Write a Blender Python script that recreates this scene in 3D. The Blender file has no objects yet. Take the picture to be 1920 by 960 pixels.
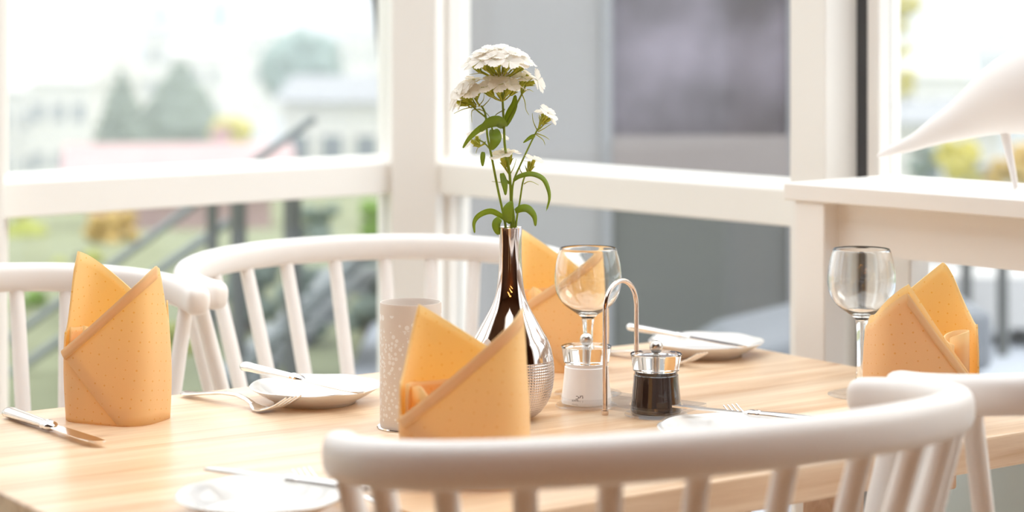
import bpy, bmesh, math, random
from mathutils import Vector, Matrix, Euler
from mathutils.noise import noise as pnoise
R = math.radians
random.seed(7)
S = bpy.context.scene
COL = S.collection

# ------------------------------------------------------------------ camera
F_PX, HORIZON, CAM_Z = 3880.0, 60.0, 1.23
cam_d = bpy.data.cameras.new('camera')
cam_d.sensor_fit = 'HORIZONTAL'
cam_d.sensor_width = 36.0
cam_d.lens = 36.0 * F_PX / 1920.0
cam_d.shift_y = -(480.0 - HORIZON) / 1920.0
cam_d.clip_start, cam_d.clip_end = 0.05, 3000
cam_d.dof.use_dof = True
cam_d.dof.focus_distance = 2.57
cam_d.dof.aperture_fstop = 3.1
cam = bpy.data.objects.new('camera', cam_d)
cam.location = (0, 0, CAM_Z)
cam.rotation_euler = (R(90), 0, 0)
COL.objects.link(cam)
S.camera = cam

# ------------------------------------------------------------------ sky, sun, exposure
SKY = 1.0
world = bpy.data.worlds.new('overcast_sky')
S.world = world
world.use_nodes = True
nt = world.node_tree
nt.nodes.clear()
n_out = nt.nodes.new('ShaderNodeOutputWorld')
n_bg = nt.nodes.new('ShaderNodeBackground')
n_tc = nt.nodes.new('ShaderNodeTexCoord')
n_sep = nt.nodes.new('ShaderNodeSeparateXYZ')
n_mr = nt.nodes.new('ShaderNodeMapRange')
n_mr.inputs['From Min'].default_value = 0.0
n_mr.inputs['From Max'].default_value = 1.0
n_mr.inputs['To Min'].default_value = 0.95 * SKY
n_mr.inputs['To Max'].default_value = 1.9 * SKY
n_bg.inputs['Color'].default_value = (0.95, 0.975, 1.0, 1)
nt.links.new(n_tc.outputs['Generated'], n_sep.inputs[0])
nt.links.new(n_sep.outputs['Z'], n_mr.inputs['Value'])
nt.links.new(n_mr.outputs[0], n_bg.inputs['Strength'])
nt.links.new(n_bg.outputs[0], n_out.inputs[0])

sun_d = bpy.data.lights.new('sun', 'SUN')
sun_d.energy = 0.55
sun_d.angle = R(25)
sun_d.color = (1.0, 0.95, 0.86)
sun = bpy.data.objects.new('sun', sun_d)
sun.rotation_euler = Vector((-0.85, -0.14, -0.58)).to_track_quat('-Z', 'Y').to_euler()
sun.location = (6, 4, 9)
COL.objects.link(sun)

S.view_settings.view_transform = 'Standard'
S.view_settings.look = 'None'
S.view_settings.gamma = 1.0
S.view_settings.use_curve_mapping = False
S.view_settings.exposure = 0.88
try:
    S.cycles.max_bounces = 14
    S.cycles.transmission_bounces = 14
    S.cycles.transparent_max_bounces = 16
    S.cycles.diffuse_bounces = 6
    S.cycles.volume_bounces = 1
    S.cycles.sample_clamp_indirect = 6.0
except Exception:
    pass

# ------------------------------------------------------------------ materials
def srgb(r, g, b):
    def c(v):
        v /= 255.0
        return v / 12.92 if v <= 0.04045 else ((v + 0.055) / 1.055) ** 2.4
    return (c(r), c(g), c(b), 1)

def mat(name, col, rough=0.5, metal=0.0, spec=0.5, coat=0.0, noise=0.0, nscale=8.0, trans=0.0, ior=1.45, bump=0.0, bscale=200.0, sheen=0.0):
    m = bpy.data.materials.new(name)
    m.use_nodes = True
    t = m.node_tree
    b = t.nodes['Principled BSDF']
    b.inputs['Base Color'].default_value = col
    b.inputs['Roughness'].default_value = rough
    b.inputs['Metallic'].default_value = metal
    b.inputs['Specular IOR Level'].default_value = spec
    b.inputs['Coat Weight'].default_value = coat
    b.inputs['IOR'].default_value = ior
    b.inputs['Transmission Weight'].default_value = trans
    b.inputs['Sheen Weight'].default_value = sheen
    if noise or bump:
        tc = t.nodes.new('ShaderNodeTexCoord')
    if noise:
        nz = t.nodes.new('ShaderNodeTexNoise')
        nz.inputs['Scale'].default_value = nscale
        nz.inputs['Detail'].default_value = 4
        t.links.new(tc.outputs['Object'], nz.inputs['Vector'])
        mx = t.nodes.new('ShaderNodeMix')
        mx.data_type = 'RGBA'
        lo = [max(0, c * (1 - noise)) for c in col[:3]] + [1]
        hi = [min(1, c * (1 + noise)) for c in col[:3]] + [1]
        mx.inputs[6].default_value = lo
        mx.inputs[7].default_value = hi
        t.links.new(nz.outputs['Fac'], mx.inputs[0])
        t.links.new(mx.outputs[2], b.inputs['Base Color'])
    if bump:
        nb = t.nodes.new('ShaderNodeTexNoise')
        nb.inputs['Scale'].default_value = bscale
        t.links.new(tc.outputs['Object'], nb.inputs['Vector'])
        bp = t.nodes.new('ShaderNodeBump')
        bp.inputs['Strength'].default_value = bump
        bp.inputs['Distance'].default_value = 0.002
        t.links.new(nb.outputs['Fac'], bp.inputs['Height'])
        t.links.new(bp.outputs[0], b.inputs['Normal'])
    return m

M = {}
M['chair'] = mat('white_chair_lacquer', srgb(243, 238, 234), 0.38, noise=0.02, nscale=30)
M['frame'] = mat('white_window_paint', srgb(240, 236, 230), 0.4, noise=0.02, nscale=5)
M['console'] = mat('white_console_paint', srgb(240, 236, 231), 0.35, noise=0.02, nscale=6)
M['kick'] = mat('grey_green_panel', srgb(186, 194, 191), 0.5, noise=0.03)
M['gasket'] = mat('dark_gasket', srgb(70, 70, 72), 0.6, noise=0.1)
M['wall'] = mat('white_wall_plaster', srgb(238, 234, 228), 0.8, noise=0.03)
M['interior'] = mat('dark_timber_wall', srgb(112, 80, 58), 0.7, noise=0.25, nscale=3)
M['ceiling'] = mat('white_ceiling', srgb(240, 238, 234), 0.9, noise=0.02)
M['floor'] = mat('warm_oak_floor', srgb(200, 174, 146), 0.4, noise=0.12, nscale=3)
M['porcelain'] = mat('white_porcelain', srgb(232, 230, 227), 0.12, coat=0.5, noise=0.01)
M['steel'] = mat('polished_steel', (0.86, 0.84, 0.82, 1), 0.16, 1.0, noise=0.03, nscale=40)
M['bronze'] = mat('warm_polished_rod', srgb(226, 208, 196), 0.14, 1.0, noise=0.03, nscale=40)
M['ball'] = mat('brushed_steel_ball', (0.62, 0.58, 0.54, 1), 0.28, 1.0, noise=0.05, nscale=60)
M['chrome'] = mat('mirror_silver', srgb(222, 212, 208), 0.05, 1.0, noise=0.015, nscale=5)
M['salt'] = mat('salt_white', srgb(244, 241, 240), 0.28, coat=0.6, noise=0.02, nscale=80)
M['pepper'] = mat('pepper_dark', srgb(44, 30, 26), 0.14, coat=1.0, noise=0.35, nscale=45)
M['print'] = mat('grey_print', srgb(120, 112, 110), 0.6, noise=0.05)
M['stem'] = mat('green_stem', srgb(140, 160, 50), 0.45, noise=0.2, nscale=60)
M['bract'] = mat('yellow_green_bract', srgb(178, 182, 60), 0.5, noise=0.2, nscale=60)
M['wax'] = mat('candle_wax', srgb(240, 236, 226), 0.4, noise=0.02)
M['bird'] = mat('white_matt_ceramic', srgb(241, 236, 233), 0.5, noise=0.02)
M['cushion'] = mat('blue_grey_fabric', srgb(128, 132, 138), 0.85, noise=0.1, nscale=20)
M['wing'] = mat('grey_render', srgb(160, 158, 158), 0.8, noise=0.08, nscale=1.2)
M['shaded_wall_base'] = mat('shaded_grey_render', srgb(106, 107, 105), 0.8, noise=0.1, nscale=1.5)  # same grey render, darkened in colour where less light reaches the wall foot
M['wingframe'] = mat('dark_grey_frame', srgb(150, 151, 154), 0.5, noise=0.05)
M['sill'] = mat('stone_sill', srgb(146, 138, 136), 0.7, noise=0.08, nscale=3)
M['rail_steel'] = mat('grey_stair_steel', srgb(134, 140, 142), 0.5, 0.2, noise=0.08)
M['post_dark'] = mat('dark_post', srgb(96, 98, 96), 0.6, noise=0.1)
M['paving'] = mat('pale_blue_grey_paving', srgb(176, 182, 192), 0.7, noise=0.07, nscale=2)
M['white_render'] = mat('white_house_render', srgb(206, 205, 204), 0.8, noise=0.06, nscale=1)
M['pane_dark'] = mat('dark_house_pane', srgb(110, 118, 128), 0.15, noise=0.2, nscale=2)
M['roof_mauve'] = mat('mauve_roof_tiles', srgb(150, 142, 156), 0.8, noise=0.1, nscale=3)
M['roof_pink'] = mat('pinkish_roof_tiles', srgb(184, 158, 158), 0.8, noise=0.12, nscale=3)
M['roof_grey'] = mat('grey_roof_tiles', srgb(150, 152, 158), 0.8, noise=0.12, nscale=3)
M['bark'] = mat('tree_bark', srgb(96, 86, 74), 0.9, noise=0.3, nscale=6)
M['lamp_shade'] = mat('dark_lamp_shade', srgb(60, 46, 38), 0.5, noise=0.1)
M['cord'] = mat('black_cord', srgb(30, 28, 28), 0.7, noise=0.1)

def foliage(name, c):
    return mat(name, srgb(*c), 0.85, noise=0.35, nscale=1.6, spec=0.2)
M['f_round'] = foliage('blue_green_foliage', (134, 152, 148))
M['f_spruce'] = foliage('grey_green_spruce', (122, 132, 122))
M['f_yellow'] = foliage('yellow_green_leaves', (158, 162, 92))
M['f_grey'] = foliage('grey_green_leaves', (120, 132, 124))
M['f_bright'] = foliage('bright_green_leaves', (126, 156, 84))
M['f_orange'] = foliage('ochre_leaves', (190, 162, 104))
M['f_olive'] = foliage('olive_leaves', (190, 180, 100))
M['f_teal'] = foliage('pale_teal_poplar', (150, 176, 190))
M['lawn'] = foliage('garden_lawn', (132, 136, 108))
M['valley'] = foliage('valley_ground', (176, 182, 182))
M['hill'] = foliage('haze_tinted_hillside', (136, 143, 164))  # blue-grey tint paints distance haze into the hillside colour
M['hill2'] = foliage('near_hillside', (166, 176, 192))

def emis(name, col, strength):
    m = bpy.data.materials.new(name)
    m.use_nodes = True
    b = m.node_tree.nodes['Principled BSDF']
    b.inputs['Base Color'].default_value = col
    b.inputs['Emission Color'].default_value = col
    b.inputs['Emission Strength'].default_value = strength
    return m
M['bulb'] = emis('warm_bulb', srgb(255, 170, 90), 30.0)

def glass(name, col=(1, 1, 1, 1), ior=1.5, rough=0.0):
    m = bpy.data.materials.new(name)
    m.use_nodes = True
    t = m.node_tree
    t.nodes.clear()
    o = t.nodes.new('ShaderNodeOutputMaterial')
    g = t.nodes.new('ShaderNodeBsdfGlass')
    g.inputs['Color'].default_value = col
    g.inputs['IOR'].default_value = ior
    g.inputs['Roughness'].default_value = rough
    t.links.new(g.outputs[0], o.inputs[0])
    return m
M['glass'] = glass('clear_wine_glass', (0.99, 0.995, 0.995, 1), 1.48)
M['acrylic'] = glass('clear_acrylic', (0.985, 0.985, 0.985, 1), 1.4)

def pane_mat(name='window_glass', f0=0.025, col=(0.97, 0.98, 0.98, 1)):
    m = bpy.data.materials.new(name)
    m.use_nodes = True
    t = m.node_tree
    t.nodes.clear()
    o = t.nodes.new('ShaderNodeOutputMaterial')
    tr = t.nodes.new('ShaderNodeBsdfTransparent')
    tr.inputs[0].default_value = col
    gl = t.nodes.new('ShaderNodeBsdfGlossy')
    gl.inputs['Roughness'].default_value = 0.0
    fr = t.nodes.new('ShaderNodeLayerWeight')
    fr.inputs['Blend'].default_value = 0.5
    pw = t.nodes.new('ShaderNodeMath')
    pw.operation = 'POWER'
    pw.inputs[1].default_value = 4.0
    mr = t.nodes.new('ShaderNodeMapRange')
    mr.inputs['To Min'].default_value = f0
    mr.inputs['To Max'].default_value = 0.7
    t.links.new(fr.outputs['Facing'], pw.inputs[0])
    t.links.new(pw.outputs[0], mr.inputs['Value'])
    mx = t.nodes.new('ShaderNodeMixShader')
    t.links.new(mr.outputs[0], mx.inputs[0])
    t.links.new(tr.outputs[0], mx.inputs[1])
    t.links.new(gl.outputs[0], mx.inputs[2])
    t.links.new(mx.outputs[0], o.inputs[0])
    return m
M['pane'] = pane_mat()
M['thin_acrylic'] = pane_mat('clear_thin_acrylic', 0.07, (0.985, 0.985, 0.985, 1))

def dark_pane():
    m = mat('dark_glazing_painted_reflections', srgb(72, 66, 68), 0.45, spec=0.35, noise=0.0)
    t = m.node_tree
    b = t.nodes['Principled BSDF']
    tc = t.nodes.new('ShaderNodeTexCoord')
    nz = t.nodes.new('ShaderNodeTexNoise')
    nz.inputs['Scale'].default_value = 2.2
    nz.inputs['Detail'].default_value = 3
    cr = t.nodes.new('ShaderNodeValToRGB')  # soft reflections in the glass are painted as lighter lilac blotches
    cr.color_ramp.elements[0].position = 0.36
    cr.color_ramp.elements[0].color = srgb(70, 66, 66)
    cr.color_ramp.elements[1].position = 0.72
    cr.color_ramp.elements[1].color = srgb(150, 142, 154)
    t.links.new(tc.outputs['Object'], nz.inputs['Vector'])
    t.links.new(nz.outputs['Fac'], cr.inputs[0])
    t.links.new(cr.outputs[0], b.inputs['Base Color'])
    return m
M['dark_pane'] = dark_pane()

def wood(name, light, dark, rough=0.32):
    m = bpy.data.materials.new(name)
    m.use_nodes = True
    t = m.node_tree
    b = t.nodes['Principled BSDF']
    tc = t.nodes.new('ShaderNodeTexCoord')
    mp = t.nodes.new('ShaderNodeMapping')
    mp.inputs['Scale'].default_value = (1.3, 22, 22)
    n1 = t.nodes.new('ShaderNodeTexNoise')
    n1.inputs['Scale'].default_value = 1.0
    n1.inputs['Detail'].default_value = 7
    n1.inputs['Roughness'].default_value = 0.62
    n1.inputs['Distortion'].default_value = 0.9
    t.links.new(tc.outputs['Object'], mp.inputs[0])
    t.links.new(mp.outputs[0], n1.inputs['Vector'])
    cr = t.nodes.new('ShaderNodeValToRGB')
    cr.color_ramp.elements[0].position = 0.3
    cr.color_ramp.elements[0].color = dark
    cr.color_ramp.elements[1].position = 0.62
    cr.color_ramp.elements[1].color = light
    t.links.new(n1.outputs['Fac'], cr.inputs[0])
    # broad tone along boards
    mp2 = t.nodes.new('ShaderNodeMapping')
    mp2.inputs['Scale'].default_value = (0.5, 9.0, 9.0)
    n2 = t.nodes.new('ShaderNodeTexNoise')
    n2.inputs['Scale'].default_value = 1.0
    n2.inputs['Detail'].default_value = 2
    t.links.new(tc.outputs['Object'], mp2.inputs[0])
    t.links.new(mp2.outputs[0], n2.inputs['Vector'])
    hs = t.nodes.new('ShaderNodeHueSaturation')
    mr = t.nodes.new('ShaderNodeMapRange')
    mr.inputs['From Min'].default_value = 0.3
    mr.inputs['From Max'].default_value = 0.7
    mr.inputs['To Min'].default_value = 0.9
    mr.inputs['To Max'].default_value = 1.08
    t.links.new(n2.outputs['Fac'], mr.inputs['Value'])
    t.links.new(mr.outputs[0], hs.inputs['Value'])
    t.links.new(cr.outputs[0], hs.inputs['Color'])
    # knots
    mp3 = t.nodes.new('ShaderNodeMapping')
    mp3.inputs['Scale'].default_value = (4.0, 11.0, 11.0)
    vo = t.nodes.new('ShaderNodeTexVoronoi')
    vo.inputs['Scale'].default_value = 1.0
    t.links.new(tc.outputs['Object'], mp3.inputs[0])
    t.links.new(mp3.outputs[0], vo.inputs['Vector'])
    kr = t.nodes.new('ShaderNodeValToRGB')
    kr.color_ramp.elements[0].position = 0.03
    kr.color_ramp.elements[0].color = (1, 1, 1, 1)
    kr.color_ramp.elements[1].position = 0.11
    kr.color_ramp.elements[1].color = (0, 0, 0, 1)
    t.links.new(vo.outputs['Distance'], kr.inputs[0])
    mk = t.nodes.new('ShaderNodeMix')
    mk.data_type = 'RGBA'
    mul = t.nodes.new('ShaderNodeMath')
    mul.operation = 'MULTIPLY'
    mul.inputs[1].default_value = 0.55
    t.links.new(kr.outputs[0], mul.inputs[0])
    t.links.new(mul.outputs[0], mk.inputs[0])
    t.links.new(hs.outputs[0], mk.inputs[6])
    mk.inputs[7].default_value = srgb(150, 100, 62)
    t.links.new(mk.outputs[2], b.inputs['Base Color'])
    b.inputs['Roughness'].default_value = rough
    b.inputs['Coat Weight'].default_value = 0.25
    b.inputs['Coat Roughness'].default_value = 0.3
    bp = t.nodes.new('ShaderNodeBump')
    bp.inputs['Strength'].default_value = 0.12
    bp.inputs['Distance'].default_value = 0.002
    t.links.new(n1.outputs['Fac'], bp.inputs['Height'])
    t.links.new(bp.outputs[0], b.inputs['Normal'])
    return m
M['wood'] = wood('oak_tabletop', srgb(242, 214, 182), srgb(206, 163, 121))

def cloth(name, base, dot):
    m = bpy.data.materials.new(name)
    m.use_nodes = True
    t = m.node_tree
    b = t.nodes['Principled BSDF']
    o = t.nodes['Material Output']
    b.inputs['Roughness'].default_value = 0.85
    b.inputs['Sheen Weight'].default_value = 0.25
    b.inputs['Specular IOR Level'].default_value = 0.2
    uv = t.nodes.new('ShaderNodeUVMap')
    mp = t.nodes.new('ShaderNodeMapping')
    mp.inputs['Rotation'].default_value = (0, 0, R(8))
    mp.inputs['Scale'].default_value = (86, 86, 86)
    t.links.new(uv.outputs[0], mp.inputs[0])
    vo = t.nodes.new('ShaderNodeTexVoronoi')
    vo.inputs['Randomness'].default_value = 0.12
    vo.inputs['Scale'].default_value = 1.0
    t.links.new(mp.outputs[0], vo.inputs['Vector'])
    lt = t.nodes.new('ShaderNodeMath')
    lt.operation = 'LESS_THAN'
    lt.inputs[1].default_value = 0.105
    t.links.new(vo.outputs['Distance'], lt.inputs[0])
    mx = t.nodes.new('ShaderNodeMix')
    mx.data_type = 'RGBA'
    mx.inputs[6].default_value = base
    mx.inputs[7].default_value = dot
    t.links.new(lt.outputs[0], mx.inputs[0])
    t.links.new(mx.outputs[2], b.inputs['Base Color'])
    tl = t.nodes.new('ShaderNodeBsdfTranslucent')
    tl.inputs[0].default_value = srgb(255, 224, 140)
    ms = t.nodes.new('ShaderNodeMixShader')
    ms.inputs[0].default_value = 0.46
    t.links.new(b.outputs[0], ms.inputs[1])
    t.links.new(tl.outputs[0], ms.inputs[2])
    t.links.new(ms.outputs[0], o.inputs[0])
    # weave
    mp2 = t.nodes.new('ShaderNodeMapping')
    mp2.inputs['Scale'].default_value = (1500, 1500, 1500)
    t.links.new(uv.outputs[0], mp2.inputs[0])
    ck = t.nodes.new('ShaderNodeTexChecker')
    ck.inputs['Scale'].default_value = 1.0
    t.links.new(mp2.outputs[0], ck.inputs['Vector'])
    bp = t.nodes.new('ShaderNodeBump')
    bp.inputs['Strength'].default_value = 0.08
    bp.inputs['Distance'].default_value = 0.0005
    t.links.new(ck.outputs['Fac'], bp.inputs['Height'])
    t.links.new(bp.outputs[0], b.inputs['Normal'])
    return m
M['cloth'] = cloth('peach_napkin_cloth', srgb(254, 233, 184), srgb(238, 196, 114))
M['hem'] = cloth('peach_napkin_hem', srgb(254, 234, 190), srgb(254, 234, 190))

def holder_mat():
    m = bpy.data.materials.new('beige_ceramic_with_white_dots')
    m.use_nodes = True
    t = m.node_tree
    b = t.nodes['Principled BSDF']
    b.inputs['Roughness'].default_value = 0.45
    uv = t.nodes.new('ShaderNodeUVMap')
    sep = t.nodes.new('ShaderNodeSeparateXYZ')
    t.links.new(uv.outputs[0], sep.inputs[0])
    def layer(scale, rad, lo, hi, randm):
        mp = t.nodes.new('ShaderNodeMapping')
        mp.inputs['Scale'].default_value = (scale, scale, scale)
        t.links.new(uv.outputs[0], mp.inputs[0])
        vo = t.nodes.new('ShaderNodeTexVoronoi')
        vo.inputs['Scale'].default_value = 1.0
        vo.inputs['Randomness'].default_value = randm
        t.links.new(mp.outputs[0], vo.inputs['Vector'])
        lt = t.nodes.new('ShaderNodeMath')
        lt.operation = 'LESS_THAN'
        # dot size varies from cell to cell
        mr = t.nodes.new('ShaderNodeMapRange')
        mr.inputs['To Min'].default_value = rad * 0.55
        mr.inputs['To Max'].default_value = rad
        sx = t.nodes.new('ShaderNodeSeparateColor')
        t.links.new(vo.outputs['Color'], sx.inputs[0])
        t.links.new(sx.outputs[0], mr.inputs['Value'])
        t.links.new(vo.outputs['Distance'], lt.inputs[0])
        t.links.new(mr.outputs[0], lt.inputs[1])
        g1 = t.nodes.new('ShaderNodeMath')
        g1.operation = 'GREATER_THAN'
        g1.inputs[1].default_value = lo
        t.links.new(sep.outputs['Y'], g1.inputs[0])
        g2 = t.nodes.new('ShaderNodeMath')
        g2.operation = 'LESS_THAN'
        g2.inputs[1].default_value = hi
        t.links.new(sep.outputs['Y'], g2.inputs[0])
        p = t.nodes.new('ShaderNodeMath')
        p.operation = 'MULTIPLY'
        t.links.new(g1.outputs[0], p.inputs[0])
        t.links.new(g2.outputs[0], p.inputs[1])
        q = t.nodes.new('ShaderNodeMath')
        q.operation = 'MULTIPLY'
        t.links.new(p.outputs[0], q.inputs[0])
        t.links.new(lt.outputs[0], q.inputs[1])
        return q
    a = layer(105, 0.47, 0.120, 0.139, 0.6)
    c = layer(190, 0.50, 0.010, 0.122, 0.85)
    mxx = t.nodes.new('ShaderNodeMath')
    mxx.operation = 'MAXIMUM'
    t.links.new(a.outputs[0], mxx.inputs[0])
    t.links.new(c.outputs[0], mxx.inputs[1])
    mx = t.nodes.new('ShaderNodeMix')
    mx.data_type = 'RGBA'
    mx.inputs[6].default_value = srgb(232, 222, 213)
    mx.inputs[7].default_value = srgb(250, 248, 246)
    t.links.new(mxx.outputs[0], mx.inputs[0])
    t.links.new(mx.outputs[2], b.inputs['Base Color'])
    bp = t.nodes.new('ShaderNodeBump')
    bp.inputs['Strength'].default_value = 0.4
    bp.inputs['Distance'].default_value = 0.0006
    t.links.new(mxx.outputs[0], bp.inputs['Height'])
    t.links.new(bp.outputs[0], b.inputs['Normal'])
    return m
M['holder'] = holder_mat()

def texture_silver():
    m = bpy.data.materials.new('grid_textured_silver')
    m.use_nodes = True
    t = m.node_tree
    b = t.nodes['Principled BSDF']
    b.inputs['Base Color'].default_value = srgb(226, 214, 208)
    b.inputs['Metallic'].default_value = 1.0
    b.inputs['Roughness'].default_value = 0.22
    uv = t.nodes.new('ShaderNodeUVMap')
    sep = t.nodes.new('ShaderNodeSeparateXYZ')
    t.links.new(uv.outputs[0], sep.inputs[0])
    def wv(axis, k):
        a = t.nodes.new('ShaderNodeMath')
        a.operation = 'MULTIPLY'
        a.inputs[1].default_value = k
        t.links.new(sep.outputs[axis], a.inputs[0])
        s = t.nodes.new('ShaderNodeMath')
        s.operation = 'SINE'
        t.links.new(a.outputs[0], s.inputs[0])
        return s
    s1, s2 = wv('X', 6.2832 / 0.0032), wv('Y', 6.2832 / 0.0034)
    ad = t.nodes.new('ShaderNodeMath')
    ad.operation = 'MINIMUM'
    t.links.new(s1.outputs[0], ad.inputs[0])
    t.links.new(s2.outputs[0], ad.inputs[1])
    bp = t.nodes.new('ShaderNodeBump')
    bp.inputs['Strength'].default_value = 0.55
    bp.inputs['Distance'].default_value = 0.0006
    t.links.new(ad.outputs[0], bp.inputs['Height'])
    t.links.new(bp.outputs[0], b.inputs['Normal'])
    return m
M['silver_tex'] = texture_silver()

def thin(name, col, tcol, fac, rough=0.6):
    m = mat(name, col, rough, noise=0.12, nscale=90)
    t = m.node_tree
    o = t.nodes['Material Output']
    b = t.nodes['Principled BSDF']
    tl = t.nodes.new('ShaderNodeBsdfTranslucent')
    tl.inputs[0].default_value = tcol
    ms = t.nodes.new('ShaderNodeMixShader')
    ms.inputs[0].default_value = fac
    t.links.new(b.outputs[0], ms.inputs[1])
    t.links.new(tl.outputs[0], ms.inputs[2])
    t.links.new(ms.outputs[0], o.inputs[0])
    return m
M['petal'] = thin('white_petal', srgb(252, 247, 240), srgb(255, 246, 230), 0.35)
M['leaf'] = thin('green_leaf', srgb(142, 164, 70), srgb(196, 212, 70), 0.45, 0.4)

# ------------------------------------------------------------------ mesh helpers
class MB:
    def __init__(s):
        s.v, s.f, s.uv = [], [], {}
    def add(s, verts, faces, uvs=None):
        o = len(s.v)
        s.v += [tuple(p) for p in verts]
        for i, f in enumerate(faces):
            if uvs:
                s.uv[len(s.f)] = [uvs[k] for k in f]
            s.f.append([k + o for k in f])
        return s
    def box(s, x0, x1, y0, y1, z0, z1, mtx=None):
        vs = [Vector(p) for p in ((x0, y0, z0), (x1, y0, z0), (x1, y1, z0), (x0, y1, z0), (x0, y0, z1), (x1, y0, z1), (x1, y1, z1), (x0, y1, z1))]
        if mtx:
            vs = [mtx @ p for p in vs]
        return s.add(vs, [(0, 3, 2, 1), (4, 5, 6, 7), (0, 1, 5, 4), (1, 2, 6, 5), (2, 3, 7, 6), (3, 0, 4, 7)])
    def prism(s, poly, z0, z1):
        n = len(poly)
        vs = [(p[0], p[1], z0) for p in poly] + [(p[0], p[1], z1) for p in poly]
        fs = [tuple(reversed(range(n))), tuple(range(n, 2 * n))]
        fs += [(i, (i + 1) % n, n + (i + 1) % n, n + i) for i in range(n)]
        return s.add(vs, fs)
    def lathe(s, prof, n=48, closed=False, wave=None, ur=0.05, vz=False):
        # prof: list of (r, z); r==0 ends collapse
        L = len(prof)
        vs, uvs, fs = [], [], []
        acc = 0
        for i, (r, z) in enumerate(prof):
            if i:
                acc += math.hypot(r - prof[i - 1][0], z - prof[i - 1][1])
            for k in range(n):
                a = 2 * math.pi * k / n
                rr, zz = r, z
                if wave:
                    rr, zz = wave(r, z, a)
                vs.append((rr * math.cos(a), rr * math.sin(a), zz))
                uvs.append((a * ur, z if vz else acc))
        rng = range(L) if closed else range(L - 1)
        for i in rng:
            j = (i + 1) % L
            for k in range(n):
                k2 = (k + 1) % n
                fs.append((i * n + k, i * n + k2, j * n + k2, j * n + k))
        if not closed:
            if prof[0][0] > 1e-6:
                fs.append(tuple(reversed(range(n))))
            if prof[-1][0] > 1e-6:
                fs.append(tuple(range((L - 1) * n, L * n)))
        return s.add(vs, fs, uvs)
    def tube(s, pts, rad, n=10, cap=True, sec=None, up=Vector((0, 0, 1))):
        pts = [Vector(p) for p in pts]
        L = len(pts)
        if not hasattr(rad, '__len__'):
            rad = [rad] * L
        vs, fs = [], []
        prev = None
        for i, p in enumerate(pts):
            t = (pts[min(i + 1, L - 1)] - pts[max(i - 1, 0)]).normalized()
            if sec:
                x = up.cross(t)
                if x.length < 1e-5:
                    x = Vector((1, 0, 0))
                x.normalize()
                y = t.cross(x)
            else:
                if prev is None:
                    a = Vector((0, 0, 1)) if abs(t.z) < 0.9 else Vector((1, 0, 0))
                    x = a.cross(t).normalized()
                else:
                    x = (prev - t * prev.dot(t)).normalized()
                prev = x
                y = t.cross(x)
            if sec:
                for (sx, sy) in sec:
                    vs.append(p + x * sx * rad[i] + y * sy * rad[i])
            else:
                for k in range(n):
                    a = 2 * math.pi * k / n
                    vs.append(p + (x * math.cos(a) + y * math.sin(a)) * rad[i])
        m = len(sec) if sec else n
        for i in range(L - 1):
            for k in range(m):
                k2 = (k + 1) % m
                fs.append((i * m + k, i * m + k2, (i + 1) * m + k2, (i + 1) * m + k))
        if cap:
            fs.append(tuple(reversed(range(m))))
            fs.append(tuple(range((L - 1) * m, L * m)))
        return s.add(vs, fs)
    def blob(s, c, r, sub=2, amp=0.25, fr=1.6, sq=(1, 1, 1), seed=0):
        bm = bmesh.new()
        bmesh.ops.create_icosphere(bm, subdivisions=sub, radius=1.0)
        vs = []
        for v in bm.verts:
            d = v.co.normalized()
            k = 1 + amp * pnoise(d * fr + Vector((seed * 3.1, seed * 1.7, seed)))
            vs.append((c[0] + d.x * r * k * sq[0], c[1] + d.y * r * k * sq[1], c[2] + d.z * r * k * sq[2]))
        bm.verts.index_update()
        fs = [tuple(v.index for v in f.verts) for f in bm.faces]
        bm.free()
        return s.add(vs, fs)
    def mesh(s, name, m, smooth=True, angle=None):
        me = bpy.data.meshes.new(name)
        me.from_pydata([tuple(p) for p in s.v], [], s.f)
        if s.uv:
            ul = me.uv_layers.new(name='UVMap')
            for pi, poly in enumerate(me.polygons):
                u = s.uv.get(pi)
                if u:
                    for k, li in enumerate(poly.loop_indices):
                        ul.data[li].uv = u[k]
        me.materials.append(m)
        bm = bmesh.new()
        bm.from_mesh(me)
        bmesh.ops.recalc_face_normals(bm, faces=bm.faces)
        if smooth:
            for f in bm.faces:
                f.smooth = True
            lim = R(angle if angle else 40)
            for e in bm.edges:
                if len(e.link_faces) == 2 and e.calc_face_angle(0) > lim:
                    e.smooth = False
        bm.to_mesh(me)
        bm.free()
        me.update()
        return me
    def build(s, name, m, parent=None, smooth=True, angle=None, bevel=0, solid=0, subsurf=0):
        o = bpy.data.objects.new(name, s.mesh(name, m, smooth, angle))
        COL.objects.link(o)
        if parent:
            o.parent = parent
        if solid:
            md = o.modifiers.new('thickness', 'SOLIDIFY')
            md.thickness = solid
            md.offset = 0
        if bevel:
            md = o.modifiers.new('bevel', 'BEVEL')
            md.width = bevel
            md.segments = 3
            md.limit_method = 'ANGLE'
        if subsurf:
            md = o.modifiers.new('smooth', 'SUBSURF')
            md.levels = md.render_levels = subsurf
        return o

def tag(o, label=None, cat=None, group=None, kind=None):
    if label: o['label'] = label
    if cat: o['category'] = cat
    if group: o['group'] = group
    if kind: o['kind'] = kind
    return o

def empty(name, loc=(0, 0, 0), rz=0.0, label=None, cat=None, group=None, kind=None):
    o = bpy.data.objects.new(name, None)
    o.empty_display_size = 0.05
    o.location = loc
    o.rotation_euler = (0, 0, rz)
    COL.objects.link(o)
    return tag(o, label, cat, group, kind)

def copy_tree(o, parent=None):
    c = o.copy()
    COL.objects.link(c)
    if parent: c.parent = parent
    for ch in list(o.children):
        copy_tree(ch, c)
    return c

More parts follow.
